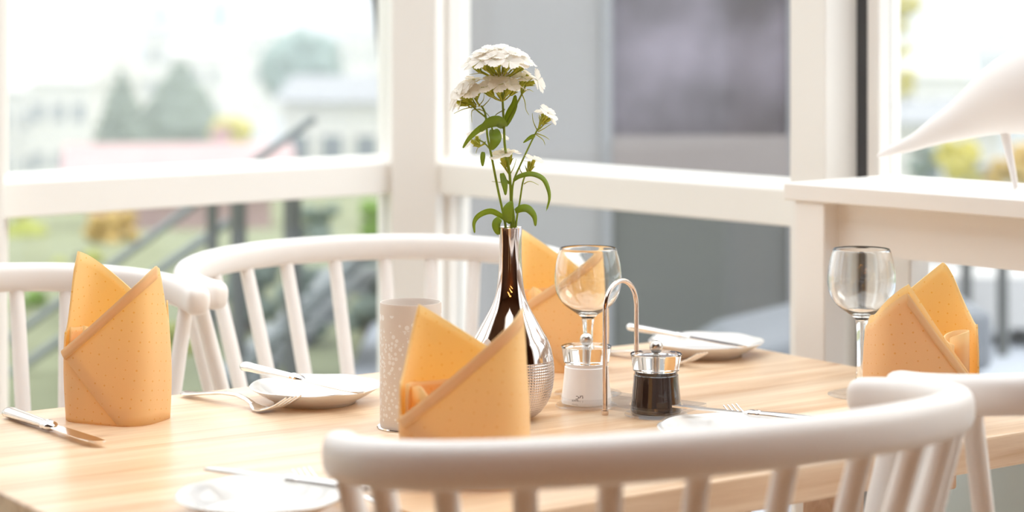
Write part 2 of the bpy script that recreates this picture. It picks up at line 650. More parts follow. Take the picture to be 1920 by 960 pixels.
def inst(name, me, parent, loc, quat=None, scale=None):
    o = bpy.data.objects.new(name, me)
    COL.objects.link(o)
    o.parent = parent
    o.location = loc
    if quat is not None:
        o.rotation_mode = 'QUATERNION'
        o.rotation_quaternion = quat
    if scale is not None:
        o.scale = (scale, scale, scale) if not hasattr(scale, '__len__') else scale
    return o

# real-world position of a point at a known distance from where the photographer stood
def at(px, py, Y):
    return Vector(((px - 960) * Y / F_PX, Y, CAM_Z - (py - HORIZON) * Y / F_PX))

def catmull(pts, n=6):
    pts = [Vector(p) for p in pts]
    out = []
    for i in range(len(pts) - 1):
        p0, p1, p2, p3 = pts[max(i - 1, 0)], pts[i], pts[i + 1], pts[min(i + 2, len(pts) - 1)]
        for k in range(n):
            t = k / n
            out.append(0.5 * ((2 * p1) + (p2 - p0) * t + (2 * p0 - 5 * p1 + 4 * p2 - p3) * t * t + (3 * p1 - p0 - 3 * p2 + p3) * t ** 3))
    out.append(pts[-1])
    return out

# ------------------------------------------------------------------ the room shell
C0 = Vector((-0.204, 4.40, 0))
LD = Vector((-0.752, -0.659, 0)).normalized()   # along the left glazed wall, towards the room's left
RD = Vector((-LD.y * -1, LD.x * 1, 0))
RD = Vector((0.659, -0.752, 0)).normalized()    # along the right glazed wall
def WP(l, r, z=0.0):
    return C0 + LD * l + RD * r + Vector((0, 0, z))
WL, WR, WH = 5.6, 6.4, 2.7

def quad_slab(name, pts, z0, z1, m, **k):
    return MB().prism([(p.x, p.y) for p in pts], z0, z1).build(name, m, smooth=False, **k)
tag(quad_slab('floor', [WP(-0.1, -0.1), WP(WL + .1, -0.1), WP(WL + .1, WR + .1), WP(-0.1, WR + .1)], -0.1, 0.0, M['floor']), kind='structure')
# unseen roof: glazing added over the table for more light, solid over the room behind
GL, GR = 2.6, 3.0
tag(quad_slab('ceiling', [WP(GL, -0.1), WP(WL + .1, -0.1), WP(WL + .1, WR + .1), WP(-0.1, WR + .1), WP(-0.1, GR), WP(GL, GR)], WH, WH + 0.12, M['interior']), kind='structure')
roof = tag(empty('ceiling', (0, 0, 0), 0, 'unseen glazed roof added to light the room'), kind='structure')
nb = 3
for k in range(nb + 1):
    a = -0.1 + (GL + 0.1 - 0.06) * k / nb
    quad_slab('rafter', [WP(a, -0.1), WP(a + .06, -0.1), WP(a + .06, GR), WP(a, GR)], WH, WH + 0.12, M['frame'], parent=roof)
    if k < nb:
        b = -0.1 + (GL + 0.1 - 0.06) * (k + 1) / nb
        quad_slab('pane', [WP(a + .06, -0.1), WP(b, -0.1), WP(b, GR), WP(a + .06, GR)], WH + 0.08, WH + 0.09, M['pane'], parent=roof)
tag(quad_slab('wall_back', [WP(WL, 0), WP(WL + .1, 0), WP(WL + .1, WR), WP(WL, WR)], 0, WH, M['interior']), kind='structure')
tag(quad_slab('wall_side', [WP(0, WR), WP(WL, WR), WP(WL, WR + .1), WP(0, WR + .1)], 0, WH, M['interior']), kind='structure')

# local frames of the two glazed walls: x along the wall, y into the room, z up
ML = Matrix(((LD.x, RD.x, 0, C0.x), (LD.y, RD.y, 0, C0.y), (0, 0, 1, 0), (0, 0, 0, 1)))
MR = Matrix(((RD.x, LD.x, 0, C0.x), (RD.y, LD.y, 0, C0.y), (0, 0, 1, 0), (0, 0, 0, 1)))
tn = [1]
def trim(mb, m=None, bevel=0.004):
    o = mb.build('trim_%d' % tn[0], m or M['frame'], smooth=False, bevel=bevel)
    tn[0] += 1
    return tag(o, kind='structure')
wn = [1]
RZ0, RZ1 = 0.890, 0.968
def window(mtx, s0, s1, label, gasket_start=False, inset=-0.06, fa=0.05):
    root = empty('window_%d' % wn[0], (0, 0, 0))
    wn[0] += 1
    tag(root, label=label, kind='structure')
    fw = 0.05
    z0, z1 = 0.08, WH - 0.12
    y0, y1 = inset - 0.03, inset + 0.03
    g = 0.024 if gasket_start else 0.0
    for (a, b, c, d) in ((s0 + g, s0 + fa, z0, z1), (s1 - fw, s1, z0, z1), (s0 + fa, s1 - fw, z0, z0 + fw), (s0 + fa, s1 - fw, z1 - fw, z1)):
        MB().box(a, b, y0, y1, c, d, mtx).build('frame_bar', M['frame'], root, smooth=False, bevel=0.003)
    if gasket_start:
        MB().box(s0, s0 + g, y0 - 0.004, y1 - 0.002, z0, z1, mtx).build('gasket', M['gasket'], root, smooth=False)
    # mid rail with a sloped top edge
    r0, r1 = inset - 0.03, 0.0
    prof = [(r0, RZ0), (r1, RZ0), (r1, RZ1 - 0.014), (r1 - 0.03, RZ1), (r0, RZ1)]
    vs = [mtx @ Vector((s0, y, z)) for y, z in prof] + [mtx @ Vector((s1, y, z)) for y, z in prof]
    n = len(prof)
    fs = [tuple(range(n)), tuple(range(n, 2 * n))] + [(i, (i + 1) % n, n + (i + 1) % n, n + i) for i in range(n)]
    MB().add(vs, fs).build('mid_rail', M['frame'], root, smooth=False, bevel=0.003)
    kz = 0.55 if gasket_start else z0 + fw
    if gasket_start:
        MB().box(s0 + fa, s1 - fw, inset - 0.02, inset + 0.02, z0 + fw, kz, mtx).build('kick_panel', M['kick'], root, smooth=False)
    MB().box(s0 + fa, s1 - fw, inset - 0.004, inset + 0.004, kz, RZ0, mtx).build('pane', M['pane'], root, smooth=False)
    MB().box(s0 + fa, s1 - fw, inset - 0.004, inset + 0.004, RZ1, z1 - fw, mtx).build('pane', M['pane'], root, smooth=False)
    return root

# corner post where the two glazed walls meet
trim(MB().prism([(-0.253, 4.335), (-0.158, 4.335), (-0.118, 4.42), (-0.2, 4.55), (-0.268, 4.43)], 0, WH))
def post(mtx, s0, s1, y0=-0.09, y1=0.05):
    trim(MB().box(s0, s1, y0, y1, 0, WH, mtx))
# left wall: posts about a metre apart
ls = [0.983 + 1.06 * k for k in range(3)]
prev = 0.015
for k, s in enumerate(ls):
    window(ML, prev, s, 'white glazed bay of the left window wall' if k == 0 else None, fa=0.02 if k == 0 else 0.05)
    post(ML, s, s + 0.08)
    prev = s + 0.08
prev_l = prev
for z0, z1 in ((0, 0.08), (WH - 0.12, WH)):
    trim(MB().box(0.0, prev_l, -0.09, 0.02, z0, z1, ML))
# right wall
rs = [1.088, 2.45, 3.75]
prev = 0.045
for k, s in enumerate(rs):
    window(MR, prev, s, {0: 'white glazed bay looking on the grey wing', 1: 'glazed bay behind the white console'}.get(k), gasket_start=(k == 1), fa=0.028 if k == 0 else 0.05)
    post(MR, s, s + 0.08, -0.08 if k == 0 else -0.09)
    prev = s + 0.08
for z0, z1 in ((0, 0.08), (WH - 0.12, WH)):
    trim(MB().box(0.0, prev, -0.09, 0.02, z0, z1, MR))

tag(MB().box(prev_l, WL + .1, -0.1, 0.0, 0, WH, ML).build('wall_left', M['interior'], smooth=False), kind='structure')
tag(MB().box(prev, WR + .1, -0.1, 0.0, 0, WH, MR).build('wall_right', M['interior'], smooth=False), kind='structure')

# ------------------------------------------------------------------ table
TZ = 0.75
TC, TA, TL, TW = Vector((-0.0096, 2.5506, 0)), R(35.0), 1.3076, 0.8133
table = empty('dining_table', (TC.x, TC.y, 0), TA, 'pale oak dining table set for four between the white chairs', 'table')
MB().box(-TL / 2, TL / 2, -TW / 2, TW / 2, TZ - 0.041, TZ).build('tabletop', M['wood'], table, smooth=False, bevel=0.004)
MB().box(-.50, .50, -.02, .02, TZ - 0.11, TZ - 0.0412).build('apron', M['wood'], table, smooth=False)
for sx in (-1, 1):
    MB().box(sx * .45 - .03, sx * .45 + .03, -.30, .30, TZ - 0.09, TZ - 0.0412).build('cross_beam', M['wood'], table, smooth=False, bevel=0.004)
    MB().box(sx * .45 - .03, sx * .45 + .03, -.24, .24, 0, 0.05).build('foot_beam', M['wood'], table, smooth=False, bevel=0.004)
    for sy in (-1, 1):
        MB().box(sx * .45 - .028, sx * .45 + .028, sy * .11 - .03, sy * .11 + .03, 0.05, TZ - 0.09).build('leg', M['wood'], table, smooth=False, bevel=0.004)

# ------------------------------------------------------------------ spindle armchairs
def make_chair():
    root = empty('spindle_armchair', (0, 0, 0))
    A, B, TM, Z0, K, NN = 0.3155, 0.2051, 1.8888, 0.8523, 0.1042, 0.9468
    def rail(t):
        c, s = math.cos(t), math.sin(t)
        x = A * math.copysign(abs(s) ** NN, s)
        y = -B * math.copysign(abs(c) ** NN, c)
        return Vector((x, y, Z0 - K * y))
    n = 72
    pts, rad = [], []
    for i in range(n + 1):
        pts.append(rail(-TM + 2 * TM * i / n))
        rad.append(1.0)
    # rounded ends
    t0 = (pts[0] - pts[1]).normalized()
    t1 = (pts[-1] - pts[-2]).normalized()
    E = 0.016
    head, tail, hr = [], [], []
    for k in range(1, 7):
        a = k / 6 * math.pi / 2
        head.append(pts[0] + t0 * E * math.sin(a))
        tail.append(pts[-1] + t1 * E * math.sin(a))
        hr.append(max(0.05, math.cos(a) ** 0.7))
    pts = list(reversed(head)) + pts + tail
    rad = list(reversed(hr)) + rad + hr
    sec = []
    for k in range(20):
        a = 2 * math.pi * k / 20
        sec.append((0.0180 * math.copysign(abs(math.cos(a)) ** 0.75, math.cos(a)), 0.0212 * math.copysign(abs(math.sin(a)) ** 0.75, math.sin(a))))
    MB().tube(pts, rad, sec=sec).build('back_rail', M['chair'], root, angle=60)
    SZ = 0.455
    for d in (0, 15, -15, 30, -30, 45.5, -45.5, 62, -62, 80, -80, 97, -97):
        t = R(d)
        top = rail(t) + Vector((0, 0, -0.012))
        bot = Vector((top.x * 0.70, top.y + 0.13 * max(0.2, math.cos(t)), SZ - 0.01))
        p = [bot.lerp(top, k / 8) for k in range(9)]
        r = [0.0095 + 0.0022 * math.sin(math.pi * min(1, 0.25 + 0.75 * (1 - k / 8))) for k in range(9)]
        MB().tube(p, r, 10).build('spindle', M['chair'], root)
    # saddle seat
    N = 40
    ring = []
    for k in range(N):
        a = 2 * math.pi * k / N
        ca, sa = math.cos(a), math.sin(a)
        ring.append((0.245 * math.copysign(abs(ca) ** 0.7, ca), 0.13 + 0.235 * math.copysign(abs(sa) ** 0.75, sa)))
    mb = MB()
    lv = [(0.90, SZ - 0.04), (0.98, SZ - 0.032), (1.0, SZ - 0.018), (0.99, SZ - 0.004), (0.95, SZ + 0.003), (0.8, SZ - 0.001), (0.5, SZ - 0.008), (0.2, SZ - 0.01)]
    vs = []
    for sc, z in lv:
        for (x, y) in ring:
            vs.append((x * sc, 0.13 + (y - 0.13) * sc, z))
    fs = []
    for i in range(len(lv) - 1):
        for k in range(N):
            fs.append((i * N + k, i * N + (k + 1) % N, (i + 1) * N + (k + 1) % N, (i + 1) * N + k))
    fs.append(tuple(range(N)))
    fs.append(tuple(range((len(lv) - 1) * N, len(lv) * N)))
    mb.add(vs, fs).build('seat', M['chair'], root, angle=50)
    feet = {}
    for sx in (-1, 1):
        for sy in (-1, 1):
            top = Vector((sx * 0.17, 0.13 + sy * 0.15, SZ - 0.03))
            bot = Vector((sx * 0.235, 0.13 + sy * 0.225, 0.0))
            feet[(sx, sy)] = (top, bot)
            p = [bot.lerp(top, k / 8) for k in range(9)]
            MB().tube(p, [0.012 + 0.007 * math.sin(math.pi * (0.15 + 0.6 * k / 8)) for k in range(9)], 12).build('leg', M['chair'], root)
    mids = []
    for sx in (-1, 1):
        a = feet[(sx, -1)][1].lerp(feet[(sx, -1)][0], 0.42)
        b = feet[(sx, 1)][1].lerp(feet[(sx, 1)][0], 0.42)
        MB().tube([a.lerp(b, k / 6) for k in range(7)], [0.008, 0.009, 0.011, 0.012, 0.011, 0.009, 0.008], 10).build('stretcher', M['chair'], root)
        mids.append(a.lerp(b, 0.5))
    MB().tube([mids[0].lerp(mids[1], k / 6) for k in range(7)], [0.008, 0.009, 0.011, 0.012, 0.011, 0.009, 0.008], 10).build('stretcher', M['chair'], root)
    return root
chair0 = make_chair()
CH = [
    ((0.1402, 1.9741), 0.5041, 'white spindle armchair nearest the camera, its whole curved rail across the front'),
    ((-0.1977, 3.2228), 3.6221, 'white spindle armchair behind the table, its curved rail passing behind the silver vase'),
    ((-0.7038, 2.7878), 3.9721, 'white spindle armchair at the left edge of the photo behind the left napkin'),
    ((0.7011, 2.3444), 0.6296, 'white spindle armchair at right edge, half out of frame before the right napkin'),
]
for i, (c, a, lb) in enumerate(CH):
    o = chair0 if i == 0 else copy_tree(chair0)
    o.location = (c[0], c[1], 0)
    o.rotation_euler = (0, 0, a)
    tag(o, lb, 'chair', 'white spindle armchairs around the table')

# ------------------------------------------------------------------ plates
def plate_wave(r, z, a):
    k = max(0, (r - 0.05) / 0.036)
    return r * (1 + 0.006 * k * math.cos(8 * a)), z + 0.0005 * k * math.cos(8 * a)
pl = MB().lathe([(0.0, 0.0042), (0.044, 0.0042), (0.050, 0.0), (0.053, 0.0), (0.055, 0.004), (0.066, 0.009), (0.078, 0.0165), (0.0845, 0.0205), (0.0858, 0.0217), (0.0850, 0.0228), (0.0835, 0.0226),
                 (0.074, 0.0185), (0.063, 0.0128), (0.057, 0.0085), (0.052, 0.0068), (0.0, 0.0066)], 96, wave=plate_wave).mesh('bread_plate', M['porcelain'], angle=70)
for (px, py, dz, lb) in (
        (591, 722, .022, 'white bread plate beside the candle holder, knife across it and fork before it'),
        (1324, 638, .022, 'white bread plate at the far table edge behind the pepper mill'),
        (1371, 800, .022, 'white bread plate in front of the pepper mill, partly behind the front chair'),
        (490, 925, .022, 'blurred white bread plate nearest the camera at the bottom left')):
    Y = F_PX * (0.48 - dz) / (py - HORIZON)
    o = bpy.data.objects.new('bread_plate', pl)
    o.location = ((px - 960) * Y / F_PX, Y, TZ)
    o.rotation_euler = (0, 0, random.uniform(0, 6))
    COL.objects.link(o)
    tag(o, lb, 'plate', 'white bread plates on the table')

# ------------------------------------------------------------------ cutlery
def orient(root, p0, p1, L, roll=0.0):
    d = p1 - p0
    x = d.normalized()
    y = Vector((0, 0, 1)).cross(x).normalized()
    z = x.cross(y)
    m = Matrix((x, y, z)).transposed().to_4x4()
    m = m @ Matrix.Rotation(roll, 4, 'X')
    s = d.length / L
    root.matrix_world = Matrix.Translation(p0) @ m @ Matrix.Scale(s, 4)

def make_knife():
    root = empty('table_knife')
    # handle: oval section, swelling to a shouldered butt
    prof = [(0.0, 0.3), (0.001, 0.75), (0.004, 0.98), (0.010, 1.0), (0.016, 0.93), (0.05, 0.86), (0.075, 0.78), (0.086, 0.74), (0.090, 0.74)]
    sec = [(0.0088 * math.cos(a), 0.0058 * math.sin(a)) for a in [2 * math.pi * k / 20 for k in range(20)]]
    MB().tube([(x, 0, 0.0058) for x, _ in prof], [r for _, r in prof], sec=sec).build('handle', M['steel'], root, angle=50)
    prof = [(0.088, 0.74), (0.090, 0.9), (0.093, 0.95), (0.096, 0.82), (0.099, 0.9), (0.103, 0.85), (0.108, 0.55), (0.112, 0.3)]
    MB().tube([(x, 0, 0.0058) for x, _ in prof], [r for _, r in prof], sec=sec).build('bolster', M['steel'], root, angle=50)
    out = [(0.108, -0.0045), (0.116, -0.0068), (0.15, -0.0085), (0.18, -0.0088), (0.198, -0.0070), (0.206, -0.0035), (0.2098, 0.003), (0.2088, 0.0062), (0.19, 0.0072), (0.15, 0.0066), (0.115, 0.0058), (0.108, 0.0045)]
    mb = MB()
    n = len(out)
    zt = 0.0011
    vs = [(x, y, 0.0058 + (zt if y > -0.004 else 0.0004)) for x, y in out] + [(x, y, 0.0058 - (zt if y > -0.004 else 0.0004)) for x, y in out]
    fs = [tuple(range(n)), tuple(reversed(range(n, 2 * n)))] + [(i, (i + 1) % n, n + (i + 1) % n, n + i) for i in range(n)]
    mb.add(vs, fs).build('blade', M['steel'], root, smooth=False)
    return root
knife0 = make_knife()
KN = [
    (at(455, 694, 2.722), at(678, 746, 2.577), 'silver table knife lying across the plate beside the candle holder'),
    (Vector((0.174, 3.105, 0.783)), Vector((0.337, 2.985, 0.770)), 'silver table knife lying across the plate at the far table edge'),
    (at(1549, 798, 2.39), at(1262, 769, 2.478), 'silver table knife pointing at the pepper mill, on the plate before it'),
    (at(694, 929, 2.01), at(388, 888, 2.105), 'blurred silver table knife on the plate nearest the camera, blade to the left'),
    (Vector((-0.628, 2.577, 0.7505)), Vector((-0.4745, 2.385, 0.7505)), 'silver table knife lying on the bare table at the left edge, beside the left napkin'),
]
for i, (a, b, lb) in enumerate(KN):
    o = knife0 if i == 0 else copy_tree(knife0)
    orient(o, a, b, 0.21)
    tag(o, lb, 'knife', 'silver table knives')

def make_fork():
    root = empty('table_fork')
    def cz(x):       # side view of the fork: arched handle, dipping neck, rising tines
        c = catmull([(0, 0, 0.0035), (0.012, 0, 0.003), (0.05, 0, 0.0085), (0.085, 0, 0.0125), (0.112, 0, 0.0085), (0.130, 0, 0.0022), (0.148, 0, 0.0025), (0.17, 0, 0.010), (0.190, 0, 0.021)], 6)
        for i in range(len(c) - 1):
            if c[i].x <= x <= c[i + 1].x:
                t = (x - c[i].x) / max(1e-6, c[i + 1].x - c[i].x)
                return c[i].z + (c[i + 1].z - c[i].z) * t
        return c[-1].z
    def strip(prof, th, name, y0=0.0):
        vs = []
        for (x, w) in prof:
            z = cz(x)
            for (yy, zz) in ((-w, -th * .4), (-w * .7, -th), (w * .7, -th), (w, -th * .4), (w, th * .4), (w * .7, th), (-w * .7, th), (-w, th * .4)):
                vs.append((x, y0 + yy, z + zz))
        n = len(prof)
        fs = [tuple(reversed(range(8))), tuple(range((n - 1) * 8, n * 8))]
        for i in range(n - 1):
            for k in range(8):
                fs.append((i * 8 + k, i * 8 + (k + 1) % 8, (i + 1) * 8 + (k + 1) % 8, (i + 1) * 8 + k))
        MB().add(vs, fs).build(name, M['steel'], root, angle=60)
    strip([(0.0, 0.004), (0.003, 0.0085), (0.010, 0.0105), (0.018, 0.0095), (0.04, 0.0072), (0.07, 0.0052), (0.095, 0.0038), (0.112, 0.0036), (0.122, 0.0045)], 0.0016, 'handle')
    strip([(0.121, 0.0045), (0.128, 0.0085), (0.136, 0.0115), (0.144, 0.0125), (0.150, 0.0125)], 0.0012, 'head')
    for k in range(4):
        y = -0.0105 + 0.007 * k
        strip([(0.149, 0.0022), (0.160, 0.0019), (0.172, 0.0017), (0.184, 0.0014), (0.190, 0.0007)], 0.0010, 'tine', y)
    return root
fork0 = make_fork()
def tp(px, py, h=0.0):
    Y = F_PX * (0.48 - h) / (py - HORIZON)
    return Vector(((px - 960) * Y / F_PX, Y, TZ + h))
e = tp(348, 739, 0.004)
FK = [
    (tp(347, 740, 0.0012) + Vector((0, -.004, 0)), Vector((-0.272, 2.577, TZ + .0012)), 'silver fork lying in front of the plate beside the candle holder'),
    (Vector((0.135, 3.085, TZ + .0012)), Vector((0.2715, 2.945, TZ + .0012)), 'silver fork beside the plate at the far table edge, tines behind the pepper mill'),
    (Vector((0.372, 2.395, TZ + .0012)), Vector((0.268, 2.545, TZ + .0012)), 'silver fork with only its tines showing behind the knife in front of the pepper mill'),
    (Vector((-0.101, 2.030, TZ + .0012)), Vector((-0.222, 2.172, TZ + .0012)), 'blurred silver fork on the table behind the plate nearest the camera'),
]
for i, (a, b, lb) in enumerate(FK):
    o = fork0 if i == 0 else copy_tree(fork0)
    orient(o, a, b, 0.19)
    tag(o, lb, 'fork', 'silver forks on the table')

# ------------------------------------------------------------------ folded napkins
def napkin(loc, rz, label, mirror=1, hA=0.194, hB=0.206, lowA=0.085, rx=0.059, ry=0.044, rot=-22, lean=0.03, xs=0.012, roll=False, xa=None, xb=None, zL=0.108, deep=False, ex=1.2, double=False, st=-142):
    root = empty('folded_napkin', loc, rz, label, 'napkin', 'peach napkins folded into mitres')
    RC, RS = math.cos(R(rot)), math.sin(R(rot))
    def foot(phi):
        c, s = math.cos(phi), math.sin(phi)
        p = 0.58
        x, y = rx * math.copysign(abs(c) ** p, c), ry * math.copysign(abs(s) ** p, s)
        return x * RC - y * RS, x * RS + y * RC
    def pos(phi, z, off=0.0, k=1.0):
        x, y = foot(phi)
        q = max(0.0, (z - 0.09) / 0.12)
        f = (1 - lean * q ** 1.4) * k * (1 + 0.035 * math.sin(math.pi * min(1, z / 0.12)))
        L = math.hypot(x, y)
        wob = 1 + 0.012 * math.sin(3 * phi + 20 * z)
        f *= wob
        return Vector((mirror * (x * f + off * x / L), y * f + off * y / L, max(z, 0.0008)))
    def sheet(name, phis, ztop, zbot, off=0.0, k=1.0, nv=14, m='cloth', th=0.0022):
        mb = MB()
        vs, uv, fs = [], [], []
        acc = 0
        pr = None
        n = len(phis)
        for i, ph in enumerate(phis):
            x, y = foot(ph)
            kk = k(ph) if callable(k) else k
            if pr: acc += math.hypot(x - pr[0], y - pr[1])
            pr = (x, y)
            zt, zb = ztop(ph), zbot(ph)
            for j in range(nv + 1):
                z = zb + (zt - zb) * j / nv
                vs.append(pos(ph, z, off, kk))
                uv.append((acc, z))
        for i in range(n - 1):
            for j in range(nv):
                fs.append((i * (nv + 1) + j, (i + 1) * (nv + 1) + j, (i + 1) * (nv + 1) + j + 1, i * (nv + 1) + j + 1))
        mb.add(vs, fs, uv)
        return mb.build(name, M[m], root, solid=th, angle=80)
    def fx(ph): return foot(ph)[0]
    def lin(a, b, n): return [R(a + (b - a) * i / n) for i in range(n + 1)]
    x_st = fx(R(st))
    xa = fx(0.0) if xa is None else xa
    xb = fx(math.pi) if xb is None else xb
    xmax = max(fx(R(k_)) for k_ in range(0, 90))
    xmin = min(fx(R(k_)) for k_ in range(180, 270))
    # front fold: rises from the low left to a peak on the right
    def zA(ph):
        x = fx(ph)
        if ph <= 0 and x <= xa:
            zt = lowA + (hA - lowA) * (x - x_st) / (xa - x_st)
        elif double:
            u_ = min(1.0, (ph - R(-75)) / R(115))
            zt = hA - (hA - 0.105) * max(0.0, u_) ** 1.15
        elif ph < math.pi / 2 and x > xa:
            zt = hA - (hA - 0.120) * min(1, max(0.0, (x - xa) / (xmax - xa))) ** ex
        else:
            zt = 0.12
        return max(zt, 0.006)
    def zAb(ph):
        x = fx(ph)
        return max(0.0, lowA * (1 - (x - x_st) / (xs - x_st)))
    phA = lin(st, 40, 110)
    sheet('front_fold', phA, zA, zAb, off=0.0022)
    # hem band along the slanted edge
    phH = [p for p in phA if fx(p) <= xa and p < 0]
    if double:
        sheet('front_fold', phA, lambda p: max(0.006, zA(p) - 0.010), lambda p: min(zAb(p), max(0.0, zA(p) - 0.012)), off=0.0056)
    low = 0.010 if double else 0.0
    sheet('hem', phH, lambda p: zA(p) + 0.0004 - low, lambda p: max(zAb(p), zA(p) - 0.015 - low), off=0.0040 + (0.0034 if double else 0), nv=3, m='hem', th=0.0012)
    # back fold: peak on the left
    def zB(ph):
        d = math.degrees(ph)
        x = fx(ph)
        if x > xb and d < 180:
            return hB - (hB - 0.115) * (x - xb) / (xmax - xb)
        if d <= 180 or (d < 225 and x <= xb and d < 360 + st - 12):
            return hB - (hB - zL) * min(1, max(0.0, (xb - x) / (xb - xmin))) ** ex
        if d <= 360 + st:
            return zL - (zL - lowA - 0.004) * (d - (360 + st - 12)) / 12.0
        return min(lowA + 0.004, max(0.02, lowA * (1 - (x - x_st) / (xs - x_st)) + 0.02))
    sheet('back_fold', lin(42, 305, 130), zB, lambda p: 0.0)
    # the tucked inner fold
    if roll:
        vs, fs = [], []
        n_ = 70
        for i in range(n_ + 1):
            a_ = R(-60 + 560 * i / n_)
            r_ = 0.021 - 0.014 * i / n_
            for j in range(6):
                vs.append((mirror * (-0.040 + r_ * 0.85 * math.cos(a_)), -0.012 + r_ * math.sin(a_), 0.02 + (0.084 + 0.010 * math.sin(a_ * .5)) * j / 5))
        for i in range(n_):
            for j in range(5):
                fs.append((i * 6 + j, (i + 1) * 6 + j, (i + 1) * 6 + j + 1, i * 6 + j + 1))
        MB().add(vs, fs, [(v_[0], v_[2]) for v_ in vs]).build('tucked_fold', M['hem'], root, solid=0.0024, angle=60)
    else:
        zt = lowA + (0.034 if deep else 0.026)
        sheet('tucked_fold', lin(35, 214, 60), lambda p: zt + (0.004 * math.sin(2 * p)), lambda p: 0.03, k=lambda p: 0.90)
        # a small pocket of cloth folded towards the front
        P = [(-0.86, 0.25), (-0.70, -0.35), (-0.52, -0.62), (-0.36, -0.40), (-0.10, 0.05), (0.25, 0.15)] if deep else [(-0.74, 0.30), (-0.62, -0.35), (-0.58, -0.62), (-0.42, -0.20), (-0.20, 0.0)]
        Z = [0.030, 0.034, 0.022, 0.014, 0.006, 0.004] if deep else [0.018, 0.030, 0.034, 0.026, 0.012]
        cc_ = catmull([(mirror * a_ * rx, b_ * ry, lowA + z_) for (a_, b_), z_ in zip(P, Z)], 6)
        vs, fs = [], []
        for q_ in cc_:
            for j in range(5):
                vs.append((q_.x, q_.y, 0.03 + (q_.z - 0.03) * j / 4))
        for i in range(len(cc_) - 1):
            for j in range(4):
                fs.append((i * 5 + j, (i + 1) * 5 + j, (i + 1) * 5 + j + 1, i * 5 + j + 1))
        MB().add(vs, fs, [(v_[0], v_[2]) for v_ in vs]).build('tucked_fold', M['cloth'], root, solid=0.0022, angle=60)
    return root
napkin((-0.491, 2.570, TZ), 0, 'peach folded napkin at the left, standing in front of the left chair', hA=0.194, hB=0.206)
napkin((-0.0524, 2.208, TZ), 0, 'peach folded napkin standing behind the nearest chair rail, hiding part of the vase', hA=0.187, hB=0.184, rx=0.064, ry=0.044, rot=-11, lowA=0.070, deep=True, st=-148, xb=-0.050)
napkin((0.0675, 2.957, TZ), 0, 'peach folded napkin farthest back, seen through the wine glass', hA=0.177, hB=0.199, rx=0.063, rot=-13)
napkin((0.507, 2.55, TZ), 0, 'peach folded napkin at the right with a rolled curl inside', mirror=-1, hA=0.177, hB=0.191, rx=0.062, ry=0.044, rot=-9, roll=True, lowA=0.040, xa=0.028, xb=-0.034, zL=0.12, ex=1.7, double=True, st=-148)

# ------------------------------------------------------------------ vase
VP = Vector((-0.002, 2.572, TZ))
vase = empty('bottle_vase', VP, 0, 'silver bottle vase with a mirror neck and grid textured lower belly', 'vase')
pxm = 1508.0
prof_px = [(784, 33), (783, 37), (778, 48), (770, 58), (757, 68), (743, 75), (725, 80), (705, 82.5), (688, 82.5), (672, 80.8), (656, 77.5), (639, 72), (618, 60), (597, 48), (578, 37.5), (560, 30), (540, 25.6), (515, 22.8), (490, 21.5), (465, 21), (445, 21.2), (430, 22), (426, 22.4)]
prof = [(r / pxm, (784 - y) / pxm) for y, r in prof_px]
lower = prof[:10]
upper = prof[9:]
MB().lathe([(0.0, 0.0)] + lower, 96).build('textured_belly', M['silver_tex'], vase)['label'] = 'grid textured silver lower belly'
# subdivide the neck profile smoothly, then turn the lip over into the mouth
up3 = catmull([(r, 0, z) for r, z in upper], 4)
upp = [(p.x, p.z) for p in up3]
inner = [(0.0140, upp[-1][1] + 0.0004), (0.0125, upp[-1][1] - 0.001), (0.0118, upp[-1][1] - 0.01), (0.0115, 0.17), (0.0115, 0.15)]
MB().lathe(upp + inner, 96).build('mirror_neck', M['chrome'], vase)['label'] = 'smooth mirror-bright neck'

# ------------------------------------------------------------------ flowers in the vase
VD = 2.572
def fp(px, py, dy=0.0):
    return at(px, py, VD + dy)
def petal_mesh(seed):
    rnd = random.Random(seed)
    mb = MB()
    for p in range(5):
        a0 = 2 * math.pi * p / 5 + rnd.uniform(-.08, .08)
        cup = rnd.uniform(0.0, 0.22)
        half = 0.60 + rnd.uniform(-.05, .08)
        vs, fs = [], []
        n = 9
        for ri, (rr, ww) in enumerate(((0.03, 1.1), (0.45, 1.05), (0.78, 1.03), (1.0, 1.0))):
            for k in range(n):
                t = -1 + 2 * k / (n - 1)
                a = a0 + t * half * ww
                r = rr
                if ri == 3:
                    r = 1.0 - 0.10 * t * t + (0.06 if k % 2 else -0.05) + rnd.uniform(-.03, .03)
                z = cup * rr ** 1.5 + 0.03 * math.cos(4 * t) * rr + (0.03 * (p % 2))
                vs.append((r * math.cos(a), r * math.sin(a), z))
        for ri in range(3):
            for k in range(n - 1):
                fs.append((ri * n + k, ri * n + k + 1, (ri + 1) * n + k + 1, (ri + 1) * n + k))
        mb.add(vs, fs)
    return mb.mesh('blossom', M['petal'], angle=90)
PET = [petal_mesh(k) for k in range(5)]
def calyx_mesh(seed):
    rnd = random.Random(seed)
    mb = MB()
    mb.tube([(0, 0, -1.0), (0, 0, -0.85), (0, 0, -0.4), (0, 0, 0.0)], [0.06, 0.13, 0.16, 0.12], 8)
    for k in range(6):
        a = 2 * math.pi * k / 6 + rnd.uniform(-.3, .3)
        d = Vector((math.cos(a), math.sin(a), 0))
        s = rnd.uniform(0.14, 0.26)
        mb.tube([Vector((0, 0, -0.95)) + d * 0.08, Vector((0, 0, -0.5)) + d * s, Vector((0, 0, -0.30 + rnd.uniform(-.2, .06))) + d * (s + .10)], [0.05, 0.045, 0.008], 5)
    return mb.mesh('calyx', M['bract'], angle=80)
CAL = [calyx_mesh(k) for k in range(4)]

